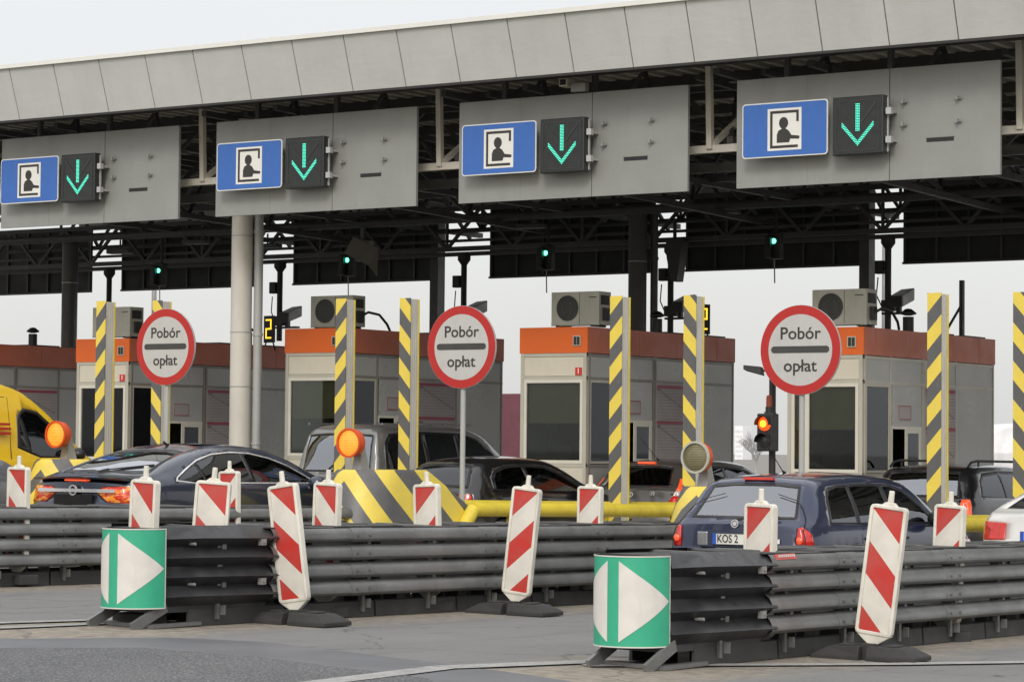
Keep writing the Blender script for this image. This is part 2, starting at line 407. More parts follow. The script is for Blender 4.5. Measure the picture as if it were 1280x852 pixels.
def line(name, p, q, wd, dz=.012, n=10):
    p = Vector(p); q = Vector(q); d = (q - p).normalized(); nrm = Vector((-d.y, d.x)) * wd / 2
    a = [tuple(p + (q - p) * i / n + nrm + d * 0 + nrm * random.uniform(-.03, .03)) for i in range(n + 1)]
    b = [tuple(p + (q - p) * i / n - nrm + nrm * random.uniform(-.03, .03)) for i in range(n + 1)]
    return sheet(name, a + b[::-1], PT, dz)
line('road_line', (12.9, 10.35), (15.0, 10.62), .22)
line('road_line', (15.0, 10.62), (17.2, 10.05), .24)
line('road_line', (16.0, 10.1), (18.2, 8.72), .18)
line('road_line', (18.2, 8.72), (23, 6.3), .18)
line('road_line', (14.2, 15.6), (16.8, 15.2), .16)
line('road_line', (14.6, 15.0), (16.3, 14.9), .14)

# ------------------------------------------------------------------ islands
def rot_pt(p, a): return (p[0] * math.cos(a) - p[1] * math.sin(a), p[0] * math.sin(a) + p[1] * math.cos(a))
ISL = [(26.0, 26.0)]
ORD = {-1: 'far left', 0: 'left', 1: 'second', 2: 'middle', 3: 'right', 4: 'far right'}
def isl_y(i, x):   # centre line of island i
    return 28.4 - 4.8 * i + .75 * clampf((31.28 - x) / 6, 0, 1) - .5 * clampf((x - 31.28) / 4, 0, 1)
for i in range(-1, 5):
    mb = MB()
    st = [25.6, 27, 29, 31.3, 33, 35.3, 38, 44]
    top, bot = [], []
    ztop = .2
    vs = []
    for x in st:
        for sgn in (1, -1):
            y = isl_y(i, x) + sgn * .82
            vs += [(x, y, G(x, y) - .15), (x, y, G(x, y) + ztop)]
    fs = []
    for k_ in range(len(st) - 1):
        o = k_ * 4
        fs += [(o + 1, o + 3, o + 7, o + 5), (o, o + 1, o + 5, o + 4), (o + 2, o + 6, o + 7, o + 3)]
    fs += [(0, 2, 3, 1)]
    mb.add(vs, fs)
    tag(mb.build('traffic_island', M_conc, bevel=.02), kind='structure')

# ------------------------------------------------------------------ island noses, lamps
nose_lab = {1: 'yellow and grey striped concrete island nose beside the dark saloon, leftmost of three', 2: 'yellow and grey striped island nose in front of the silver people carrier', 3: 'yellow and grey striped island nose behind the dark blue estate car'}
lamp_lab = {1: 'lit amber warning lamp in front of the yellow van', 2: 'lit amber warning lamp in front of the silver people carrier', 3: 'unlit round warning lamp between the grey hatchback and the blue estate'}
for i in (1, 2, 3):
    yc = isl_y(i, 25.6) - .2; x0 = {1: 24.85, 2: 25.0, 3: 25.05}[i]
    t = thing('island_nose', nose_lab[i], 'crash block', (x0, yc, G(x0, yc)), 0, 'striped island noses')
    mb = MB(); H = 1.25 if i != 3 else 1.2
    rows = [(0.0, -.12, 3.35, .52), (.35, -.06, 2.85, .50), (.65, 0.0, 2.4, .47), (.95, .1, 1.85, .44), (H - .04, .2, 1.38, .40), (H, .24, 1.32, .37)]
    n = 9; vs = []
    for z, xf, xe, hw in rows:
        for k_ in range(n):      # front bullet from +hw to -hw
            a = PI / 2 + PI * k_ / (n - 1)
            vs.append((xf + .45 + .45 * math.cos(a), hw * math.sin(a), z))
        vs.append((xe, -hw, z)); vs.append((xe, hw, z))
    m_ = n + 2; fs = []
    for r in range(len(rows) - 1):
        for k_ in range(m_): fs.append((r * m_ + k_, r * m_ + (k_ + 1) % m_, (r + 1) * m_ + (k_ + 1) % m_, (r + 1) * m_ + k_))
    fs.append(tuple(range((len(rows) - 1) * m_, len(rows) * m_)))
    mb.add(vs, fs); mb.build('block', M_nose, t, smooth=35)
    l = thing('warning_lamp', lamp_lab[i], 'warning lamp', (25.5, yc + .12, G(x0, yc) + H - .02), 0, 'round warning lamps on island noses')
    mb = MB(); mb.lathe([(.0, -.0), (.165, 0), (.17, .03), (.165, .09), (.11, .17), (.05, .2), (0, .2)], (-.08, 0, .34), 'x', 28); mb.build('housing', M_horange, l, smooth=40)
    mb = MB(); mb.ring(circ(.178, 32), circ(.155, 32), lambda a, b, d: (-.085 - d, -a, .34 + b), 0, .03); mb.build('rim', M_horange if i != 3 else M_ac, l)
    mb = MB(); mb.lathe([(0, -.045), (.08, -.038), (.157, -.008), (.157, .0)], (-.08, 0, .34), 'x', 28)
    for rr in range(1, 8): mb.ring(circ(.02 * rr + .006, 28), circ(.02 * rr - .001, 28), lambda a, b, d: (-.115 - d + (a * a + b * b) * 1.25, -a, .34 + b), 0, .012)
    mb.build('lens', M_amber if i != 3 else M_lensoff, l, smooth=40)
    mb = MB(); mb.add([(.10, -.035, .40), (.10, .035, .40), (.14, .035, .40), (.14, -.035, .40), (.06, -.07, 0), (.06, .07, 0), (.24, .07, 0), (.24, -.07, 0)], [(0, 1, 2, 3), (7, 6, 5, 4), (0, 4, 5, 1), (1, 5, 6, 2), (2, 6, 7, 3), (3, 7, 4, 0)]); mb.beam((.0, 0, .33), (.12, 0, .33), .05); mb.build('bracket', M_galv2, l)

# ------------------------------------------------------------------ yellow crash pipes
plab = {1: 'yellow crash pipe along the island under the silver people carrier', 2: 'long yellow crash pipe in front of the grey hatchback', 3: 'yellow crash pipe below the black off-roader'}
for i in (0, 1, 2, 3):
    for sgn in (-1, 1):
        xa, xb = (27.1, 33.4)
        ya, yb = isl_y(i, xa) + sgn * .55, isl_y(i, xb) + sgn * .62
        lab = ('near side ' if sgn < 0 else 'far side ') + plab.get(i, 'yellow crash pipe behind the yellow van')
        t = thing('crash_pipe', lab, 'crash pipe', (xa, ya, G(xa, ya)), 0, 'yellow pipes guarding the islands')
        dx, dy, dz = xb - xa, yb - ya, G(xb, yb) - G(xa, ya)
        mb = MB(); mb.cyl((0, 0, .80), (dx, dy, dz + .80), .088, n=20); mb.cyl((0, 0, .80), (-.45, 0, .35), .088, n=16); mb.build('pipe', M_yel, t, smooth=40)
        for q in (.12, .38, .64, .92):
            mb = MB(); px, py, pz = dx * q, dy * q, dz * q
            mb.box(px - .05, px + .05, py - .05, py + .05, pz + .15, pz + .76); mb.add([(px - .14, py - .02, pz + .62), (px + .14, py - .02, pz + .62), (px + .14, py - .02, pz + .74), (px - .14, py - .02, pz + .74), (px - .14, py + .02, pz + .62), (px + .14, py + .02, pz + .62), (px + .14, py + .02, pz + .74), (px - .14, py + .02, pz + .74)], [(0, 1, 2, 3), (7, 6, 5, 4), (0, 4, 5, 1), (2, 6, 7, 3)])
            mb.build('leg', M_yel, t)

# ------------------------------------------------------------------ striped posts
post_lab = {0: ('left of the leftmost round toll sign', 'behind the leftmost round toll sign'), 1: ('before the second booth window', 'just left of the middle round toll sign'),
            2: ('before the booth marked 1 in the middle', 'beside the unlit warning lamp'), 3: ('right of the red traffic light, before the rightmost booth', 'at the right edge of the picture')}
for i in range(0, 4):
    for sd_ in (0, 1):
        y = 28.99 - 4.8 * i - (1.18 if sd_ else 0) - .1; x = 31.28
        t = thing('striped_post', 'tall yellow and grey striped post ' + post_lab[i][sd_], 'post', (x, y, G(x, y) + .19), 0, 'striped clearance posts')
        h = 3.72 - .19
        mb = MB(); mb.box(-.012, .0, -.098, .098, .12, h + .012); mb.build('striped_plate', M_postR if sd_ else M_postL, t)
        mb = MB(); mb.box(.002, .20, -.085, .085, 0, h)
        for q in (.04, .09, .14): mb.box(q, q + .01, -.09, -.085, 0, h)
        mb.build('profile', M_alu, t, bevel=.005)
        mb = MB(); mb.box(.202, .215, -.10, .10, .1, h); mb.build('rear_plate', M_yel, t)

# ------------------------------------------------------------------ barriers
def rail_profile(): return [(.0, .002), (.035, .002), (.07, .010), (.094, .032), (.096, .05), (.086, .085), (.068, .116), (.04, .136), (.0, .138)]
def barrier(lab, yc, x0, x1, nose, hw=.30):
    t = thing('guard_rail', lab, 'barrier', (x0, yc, G(x0, yc)), 0, 'steel lane barriers')
    def P(x, y, z): return (x - x0, y - yc, z + G(x, y) - G(x0, yc))
    zr = [.2 + .157 * k for k in range(4)]
    for sgn in (-1, 1):
        for z0 in zr:
            mb = MB(); xa = x0 + (1.35 if nose else 0)
            prof = rail_profile(); n = len(prof)
            xs_ = [xa + (x1 - xa) * q / 8 for q in range(9)]
            if not nose: pass
            vs = [P(x, yc + sgn * (hw + o), z0 + z) for x in xs_ for o, z in prof]
            # rounded run-out at the far end
            vs += [P(x1 + .10, yc + sgn * (hw + o * .55), z0 + .064 + (z - .064) * .6) for o, z in prof]
            k_ = len(xs_) + 1
            mb.add(vs, [(a * n + b, a * n + b + 1, (a + 1) * n + b + 1, (a + 1) * n + b) for a in range(k_ - 1) for b in range(n - 1)] + [tuple((k_ - 1) * n + b for b in range(n))])
            q = xa + 1.1
            while q < x1 - .4:
                vs = [P(x, yc + sgn * (hw + o + .004), z0 + (z - .07) * 1.04 + .07) for x in (q, q + .32) for o, z in prof]
                mb.add(vs, [(b, b + 1, n + b + 1, n + b) for b in range(n - 1)] + [tuple(range(n)), tuple(range(n, 2 * n))])
                for dx in (.07, .25): mb.cyl(P(q + dx, yc + sgn * (hw + .09), z0 + .065), P(q + dx, yc + sgn * (hw + .108), z0 + .065), .013, n=8)
                q += 2.0
            mb.build('rail', M_galv, t, smooth=40)
    # posts with their spacer arms
    q = x0 + (.75 if nose else .3)
    while q < x1 - .7:
        mb = MB(); mb.beam(P(q, yc, -.02), P(q, yc, .78), .1, .07)
        for z0 in zr: mb.beam(P(q, yc - hw - .01, z0 + .12), P(q, yc + hw + .01, z0 + .12), .06, .05)
        for sgn in (-1, 1):
            mb.beam(P(q, yc + sgn * (hw - .03), .05), P(q, yc + sgn * (hw - .03), .79), .05, .04)
            for zz in (.345, .66): mb.beam(P(q + .035, yc + sgn * (hw + .005), zz - .03), P(q + .035, yc + sgn * (hw + .005), zz + .03), .045, .05)
        mb.beam(P(q, yc - hw - .045, .17), P(q, yc - hw - .045, .09), .05, .012)
        mb.build('upright', M_galv, t)
        for zz in (.345, .66):
            if q + 1 < x1:
                mb = MB(); mb.beam(P(q + .25, yc - hw + .02, zz), P(q + .8, yc - hw + .02, zz), .03, .05); mb.build('joint_strap', M_galv, t)
        q += 1.0
    mb = MB()
    for sgn in (-1, 1):
        xa = x0 + (.4 if nose else 0)
        while xa < x1 - .8:
            xb = min(xa + 1.25, x1 - .5)
            mb.add([P(xa, yc + sgn * (hw - .05), .005), P(xb, yc + sgn * (hw - .05), .005), P(xb, yc + sgn * (hw - .05), .15), P(xa, yc + sgn * (hw - .05), .15),
                    P(xa, yc + sgn * (hw - .02), .005), P(xb, yc + sgn * (hw - .02), .005), P(xb, yc + sgn * (hw - .03), .14), P(xa, yc + sgn * (hw - .03), .14)], [(3, 2, 1, 0), (4, 5, 6, 7), (3, 7, 6, 2), (0, 4, 7, 3), (1, 2, 6, 5)])
            xa = xb + .03
    mb.build('foot_rail', M_darkm, t)
    mb = MB(); xa = x0 + (1.3 if nose else 0); kk = 0
    while xa < x1 - .9:
        xb = min(xa + 1.0, x1 - .6)
        for sgn in (-1, 1):
            lift = .012 + .012 * (kk % 2)
            lift -= .018
            mb.add([P(xa, yc + sgn * (hw + .055), .803 + lift * .3), P(xb, yc + sgn * (hw + .055), .803 + lift), P(xb, yc + sgn * .04, .80 + lift), P(xa, yc + sgn * .04, .80 + lift * .3),
                    P(xa, yc + sgn * (hw + .055), .812 + lift * .3), P(xb, yc + sgn * (hw + .055), .812 + lift), P(xb, yc + sgn * .04, .81 + lift), P(xa, yc + sgn * .04, .81 + lift * .3)],
                   [(3, 2, 1, 0), (4, 5, 6, 7), (0, 1, 5, 4), (2, 3, 7, 6), (0, 4, 7, 3), (1, 2, 6, 5)])
        xa = xb - .05; kk += 1
    mb.build('cover_plates', M_darkm, t)
    if nose:
        # dark end unit with pointed corrugations
        mb = MB()
        for sgn in (-1, 1):
            for z0 in zr:
                a0, a1, a2 = x0 + .05, x0 + .42, x0 + 1.42
                ridge = z0 + .045
                def R(x, o, z): return P(x, yc + sgn * (hw - .015 + o), z)
                vs = [R(a0, .0, ridge), R(a1, .02, z0 + .13), R(a1, .115, ridge + .012), R(a1, .02, z0 - .015),
                      R(a2 - .03, .02, z0 + .14), R(a2, .125, ridge + .005), R(a2 - .03, .02, z0 - .02), R(a2 - .2, -.02, z0 + .155), R(a2 - .2, -.02, z0 - .03), R(a0, -.02, z0 - .03), R(a0, -.02, z0 + .155)]
                mb.add(vs, [(0, 1, 2), (0, 2, 3), (1, 4, 5, 2), (2, 5, 6, 3), (1, 0, 10, 7, 4), (0, 3, 6, 8, 9), (4, 7, 8, 6, 5)])
        mb.add([P(x0 + .0, yc - hw + .03, .12), P(x0 + 1.4, yc - hw + .03, .12), P(x0 + 1.4, yc - hw + .03, .80), P(x0 + .0, yc - hw + .03, .80),
                P(x0 + .0, yc + hw - .03, .12), P(x0 + 1.4, yc + hw - .03, .12), P(x0 + 1.4, yc + hw - .03, .80), P(x0 + .0, yc + hw - .03, .80)],
               [(0, 1, 2, 3), (7, 6, 5, 4), (3, 2, 6, 7), (0, 3, 7, 4), (1, 5, 6, 2)])
        mb.build('end_unit', M_dark, t, smooth=12)
        mb = MB()
        for zz in (.31, .64):
            mb = MB(); mb.box(1.17, 1.24, -hw - .105, -hw - .07, zz, zz + .055); mb.cyl((1.21, -hw - .10, zz + .028), (1.21, -hw - .115, zz + .028), .012, n=8); mb.build('bolt_plate', M_galv2, t)
            mb = MB(); mb.cyl((.36, -hw - .0, zz + .03), (.36, -hw - .075, zz + .03), .012, n=8); mb.build('bolt', M_galv2, t)
        # legs under the sign
        mb = MB()
        for yy in (-.27, .2):
            mb.beam(P(x0 + .12, yc + yy, .17), P(x0 - .28, yc + yy, .01), .03, .085)
        mb.beam(P(x0 + .0, yc - .3, .02), P(x0 + .0, yc + .3, .02), .12, .03); mb.box(-.1, .5, -.33, -.25, .0, .03)
        mb.build('strut', M_galv, t)
        # curved sign wrapped round the nose
        s = thing('nose_sign', lab_sign[lab], 'road sign', P(x0, yc, 0) and (x0, yc + (-.045 if lab == LA else .01), G(x0, yc)), 0, 'green divider signs with white arrows')
        Rr = .28; z0, z1 = .155, .80
        def arc(a, b, d):     # a: distance along the arc from the centre line, positive towards the near side
            th = a / Rr
            return (-(Rr + d) * math.cos(th) + .02, -(Rr + d) * math.sin(th), b)
        def strip(mb, a0, a1, fz0, fz1, d0, d1, n=24):
            vs = []
            for k_ in range(n + 1):
                a = a0 + (a1 - a0) * k_ / n
                for d in (d0, d1):
                    for z in (fz0(a), fz1(a)): vs.append(arc(a, z, d))
            fs = []
            for k_ in range(n):
                o = k_ * 4; p = o + 4
                fs += [(o, p, p + 1, o + 1), (o + 2, o + 3, p + 3, p + 2), (o + 1, p + 1, p + 3, o + 3), (o, o + 2, p + 2, p)]
            fs += [(0, 1, 3, 2), (n * 4, n * 4 + 2, n * 4 + 3, n * 4 + 1)]
            mb.add(vs, fs)
        A = Rr * PI / 2 + .03
        c_ = lambda v: (lambda a: v)
        mb = MB(); strip(mb, -A, A, c_(z0), c_(z1), -.006, 0); mb.build('backing', M_dark, s, smooth=30)
        mb = MB(); strip(mb, -A, A, c_(z0 + .004), c_(z1 - .004), .001, .004); mb.build('face', M_green, s, smooth=30)
        mb = MB(); cz = (z0 + z1) / 2
        for sgn in (-1, 1):
            a0, a1 = .046, A - .026; hh = .285
            lo = lambda a, a0=a0, a1=a1: cz - hh * (1 - (abs(a) - a0) / (a1 - a0))
            hi = lambda a, a0=a0, a1=a1: cz + hh * (1 - (abs(a) - a0) / (a1 - a0))
            strip(mb, sgn * a0, sgn * a1, lo, hi, .005, .0075, 30)
        mb.build('arrow', M_white, s, smooth=30)
        mb = MB(); strip(mb, -A, A, c_(z0), c_(z0 + .009), .005, .0075); strip(mb, -A, A, c_(z1 - .009), c_(z1), .005, .0075)
        for sgn in (-1, 1): strip(mb, sgn * (A - .009), sgn * A, c_(z0 + .01), c_(z1 - .01), .005, .0075, 1)
        mb.build('border', M_white, s, smooth=30)
    return t
LB = 'steel lane barrier nearest the camera, with dark pointed end unit at right'
LA = 'steel lane barrier in the middle, with dark pointed end unit at left'
L0 = 'steel lane barrier farthest back, running off the left edge below the dark saloon'
lab_sign = {LB: 'green sign with white triangles wrapped round the nearest barrier end, lower right', LA: 'green sign with white triangles wrapped round the middle barrier end, lower left', L0: 'x'}
barrier(LB, 9.86, 16.25, 27.0, True)
barrier(LA, 14.64, 16.25, 25.4, True)
barrier(L0, 19.5, 15.0, 25.3, False)
s = MB(); s.box(0, .32, 0, .004, 0, .045); k = s.build('sticker', mat('sticker_red', (.55, .1, .09), .5), None)
k.location = (17.66, 9.86 - .30 - .098, G(17.7, 9.5) + .765); k.rotation_euler = (math.radians(-28), 0, 0)
k.parent = [o for o in bpy.data.objects if o.get('label') == LB][0]; k.location = (1.43, -.30 - .088, .735)
s = MB()
for q in range(9): s.box(1.45 + .03 * q, 1.468 + .03 * q, -.392, -.390, .752, .772)
s.build('sticker_text', M_white, k.parent)

# ------------------------------------------------------------------ beacon boards
def beacon(lab, x, y, right_down, tilt=0, yaw=0, zb=0, base=True, group='red and white beacon boards', side=0):
    t = thing('beacon_board', lab, 'traffic beacon', (x, y, G(x, y) + zb), yaw, group)
    R_ = Matrix.Rotation(-tilt, 4, 'X') @ Matrix.Rotation(side, 4, 'Y')
    def out_(mb):
        mb.v = [tuple(R_ @ Vector(v)) for v in mb.v]; return mb
    w_, z0, z1 = .15, .19, 1.19
    mb = MB(); fr = rrect(2 * w_, z1 - z0, .035, 4, 0, (z0 + z1) / 2); inn = rrect(2 * w_ - .056, z1 - z0 - .056, .01, 4, 0, (z0 + z1) / 2)
    mb.ring(fr, inn, lambda a, b, d: (-d, -a, b), -.03, .033)
    mb.prism(inn, lambda a, b, d: (-d, -a, b), -.02, .018)
    mb.prism([(-.07, z1 - .005), (.07, z1 - .005), (.035, z1 + .025), (-.035, z1 + .025)], lambda a, b, d: (-d, -a, b), -.025, .025)
    mb.cyl((0, 0, z1 + .02), (0, 0, z1 + .115), .024, .021, n=14)
    mb.prism([(-.15, z0 + .01), (-.04, z0 - .07), (.04, z0 - .07), (.15, z0 + .01)], lambda a, b, d: (-d, -a, b), -.025, .025)
    out_(mb).build('frame', M_bframe, t, bevel=.006)
    # striped face object: own origin at the face's top so that bands start at the upper edge
    f = MB(); f.prism(rrect(2 * w_ - .058, z1 - z0 - .058, .01, 4), lambda a, b, d: (-d, -a, b), .0, .004)
    o = f.build('striped_face', M_boardR if right_down else M_boardL, t)
    cz = (z0 + z1) / 2
    # shift mesh so that local z=0 is the top edge and put the object back there
    hz = (z1 - z0 - .058) / 2
    for v in o.data.vertices: v.co.z -= hz
    top = R_ @ Vector((-.0185, 0, cz + hz)); o.location = top; o.rotation_euler = R_.to_euler()
    mb = MB()
    if base:
        L_, W_ = .42, .2
        for sg in (-1, 1):
            mb.add([(-W_, sg * .03, 0), (W_, sg * .03, 0), (W_, sg * L_, 0), (-W_, sg * L_, 0), (-W_ + .03, sg * .03, .11), (W_ - .03, sg * .03, .11), (W_ - .07, sg * (L_ - .12), .10), (-W_ + .07, sg * (L_ - .12), .10), (-W_, sg * L_, .035), (W_, sg * L_, .035), (-W_, sg * .03, .035), (W_, sg * .03, .035)],
                   [(0, 1, 2, 3), (4, 5, 6, 7), (7, 6, 9, 8), (8, 9, 2, 3), (10, 4, 7, 8), (11, 9, 6, 5), (0, 10, 8, 3), (1, 2, 9, 11), (0, 1, 11, 5, 4, 10)])
            mb.box(-.08, .08, sg * .12, sg * .24, .10, .118) if sg > 0 else mb.box(-.08, .08, -.24, -.12, .10, .118)
        mb.box(-.1, .1, -.06, .06, .0, .125)
        mb.build('foot', M_rubber, t, bevel=.008)
    else:
        mb.box(-.12, .12, -.2, .2, 0, .1); mb.build('foot', M_rubber, t, bevel=.01)
    return t
beacon('tilted red and white beacon on a rubber foot before the nearest barrier', 18.55, 9.12, True, math.radians(-7.5), math.radians(5))
beacon('red and white beacon leaning right on a rubber foot before the middle barrier', 20.68, 13.85, False, math.radians(-6.5), math.radians(3))
beacon('red and white beacon leaning left on a rubber foot beside the left green sign', 17.69, 14.05, True, math.radians(8.5), math.radians(2))
for k_, (x, y, rd, tl, yw, lab) in enumerate([
    (16.45, 14.72, True, -2.5, -5, 'beacon directly above the left green sign, before the dark saloon'),
    (17.1, 14.6, True, -4, 30, 'beacon turned to the camera, between the left green sign and the leaning beacon'),
    (18.68, 14.55, True, -2, -5, 'chipped beacon behind the middle barrier, just left of the striped island nose'),
    (20.3, 14.55, False, 2.5, -5, 'beacon behind the middle barrier, in front of the striped island nose and black hatchback'),
    (23.1, 14.55, False, -.5, -5, 'beacon behind the middle barrier, in front of the yellow pipe')]):
    beacon(lab, x, y, rd, math.radians(tl), math.radians(yw), .0, False)
beacon('beacon behind the nearest barrier, in front of the blue estate tailgate', 18.0, 9.80, False, math.radians(-1), math.radians(-14), -.02, False)
beacon('beacon behind the nearest barrier, between the blue estate and the white saloon', 21.2, 9.72, False, math.radians(-3), math.radians(-10), -.02, False)
beacon('beacon behind the farthest barrier, left of the dark saloon', 19.7, 19.3, True, math.radians(-.5), math.radians(-5), .02, False)
beacon('beacon behind the farthest barrier, in front of the dark saloon door', 23.0, 19.25, False, math.radians(1), math.radians(-5), .02, False)

# ------------------------------------------------------------------ round toll signs
slab = {1: 'round red-rimmed Pobor oplat toll sign in front of the white column, leftmost of three', 2: 'round red-rimmed Pobor oplat toll sign between two striped posts, in the middle', 3: 'round red-rimmed Pobor oplat toll sign above the red traffic light, rightmost'}
for i, (y, zc) in {1: (23.77, 2.89), 2: (18.91, 2.82), 3: (14.18, 2.72)}.items():
    x = 27.0; g0 = G(x, y)
    t = thing('round_sign', slab[i], 'road sign', (x, y, g0 + .18), 0, 'round toll signs on island poles'); c = zc - g0 - .18
    R0 = .515
    mb = MB(); mb.cyl((.05, 0, 0), (.05, 0, c + .3), .033, n=16); mb.build('pole', M_pipe, t, smooth=40)
    mb = MB(); mb.prism(circ(R0, 64), lambda a, b, d: (-d, -a, c + b), -.012, 0); mb.prism(circ(R0 - .002, 64), lambda a, b, d: (-d, -a, c + b), -.03, -.0121); mb.build('back_plate', M_greyedge, t)
    mb = MB(); mb.ring(circ(R0 - .004, 64), circ(R0 * .795, 64), lambda a, b, d: (-d, -a, c + b), .001, .004); mb.build('red_ring', M_sred, t)
    mb = MB(); mb.prism(circ(R0 * .796, 64), lambda a, b, d: (-d, -a, c + b), .0005, .003); mb.build('white_disc', M_swhite, t)
    mb = MB(); mb.prism(rrect(.745, .078, .038, 8), lambda a, b, d: (-d, -a, c + .005 + b), .0035, .006); mb.build('bar', M_inkg, t)
    text_mesh('Pobór', .198, M_ink, 'lettering', t, (-.005, 0, c + .185), off=.0018, sx=1.06)
    text_mesh('opłat', .198, M_ink, 'lettering', t, (-.005, 0, c - .185), off=.0018, sx=1.06)

# ------------------------------------------------------------------ traffic light by the right sign
t = thing('traffic_light', 'traffic light showing red under the rightmost round toll sign', 'traffic light', (27.5, 14.82, G(27.5, 14.82) + .18))
z = 1.78 - .18 - G(27.5, 14.82)
mb = MB(); mb.cyl((.03, 0, 0), (.03, 0, z + .75), .04, n=14); mb.build('pole', M_black, t, smooth=40)
mb = MB(); mb.box(-.16, -.0, -.105, .105, z - .22, z + .22); mb.build('housing', M_black, t, bevel=.015)
mb = MB(); mb.lathe([(0, -.02), (.05, -.015), (.082, .0), (.082, .01)], (-.165, 0, z + .1), 'x', 24); rl_ = mb.build('red_lamp', M_red_lamp, t, smooth=40); mb = MB(); mb.lathe([(0, -.01), (.035, -.006), (.042, .0)], (-.184, .01, z + .1), 'x', 16); mb.build('bulb', M_leda, rl_, smooth=40)
mb = MB(); mb.lathe([(0, -.02), (.05, -.015), (.082, .0), (.082, .01)], (-.165, 0, z - .1), 'x', 24); mb.build('unlit_lamp', M_screen, t, smooth=40)
for q in (.1, -.1):
    mb = MB(); pts = []
    for k_ in range(13): a = math.radians(-10 + 200 * k_ / 12); pts.append((.092 * math.cos(a), .092 * math.sin(a)))
    n = len(pts); vs = [(-.16, -a, z + q + b) for a, b in pts] + [(-.25, -a, z + q + b * .97) for a, b in pts] + [(-.16, -a * .96, z + q + b * .96) for a, b in pts] + [(-.25, -a * .96, z + q + b * .93) for a, b in pts]
    mb.add(vs, [(k_, k_ + 1, n + k_ + 1, n + k_) for k_ in range(n - 1)] + [(2 * n + k_, 3 * n + k_, 3 * n + k_ + 1, 2 * n + k_ + 1) for k_ in range(n - 1)]); mb.build('visor', M_black, t)
mb = MB(); mb.lathe([(.0, .14), (.03, .13), (.036, .09), (.036, .0)], (-.05, 0, z + .30), 'z', 16); mb.build('beacon_lamp', mat('dull_amber_dome', (.22, .035, .012), .4), t, smooth=40)
mb = MB(); mb.cyl((-.05, 0, z + .21), (-.05, 0, z + .3), .045, n=12); mb.box(-.08, .03, -.05, .05, z + .2, z + .24); mb.build('lamp_base', M_black, t)
mb = MB(); mb.beam((.03, 0, z + .72), (-.02, .17, z + .73), .03); R_ = []
mb.add([(-.1, .08, z + .68), (-.1, .32, z + .74), (-.02, .32, z + .72), (-.02, .08, z + .66), (-.1, .10, z + .77), (-.1, .32, z + .79), (-.02, .32, z + .78), (-.02, .10, z + .76)], [(0, 1, 2, 3), (7, 6, 5, 4), (0, 4, 5, 1), (1, 5, 6, 2), (2, 6, 7, 3), (3, 7, 4, 0)]); mb.build('camera_arm', M_darkm, t)

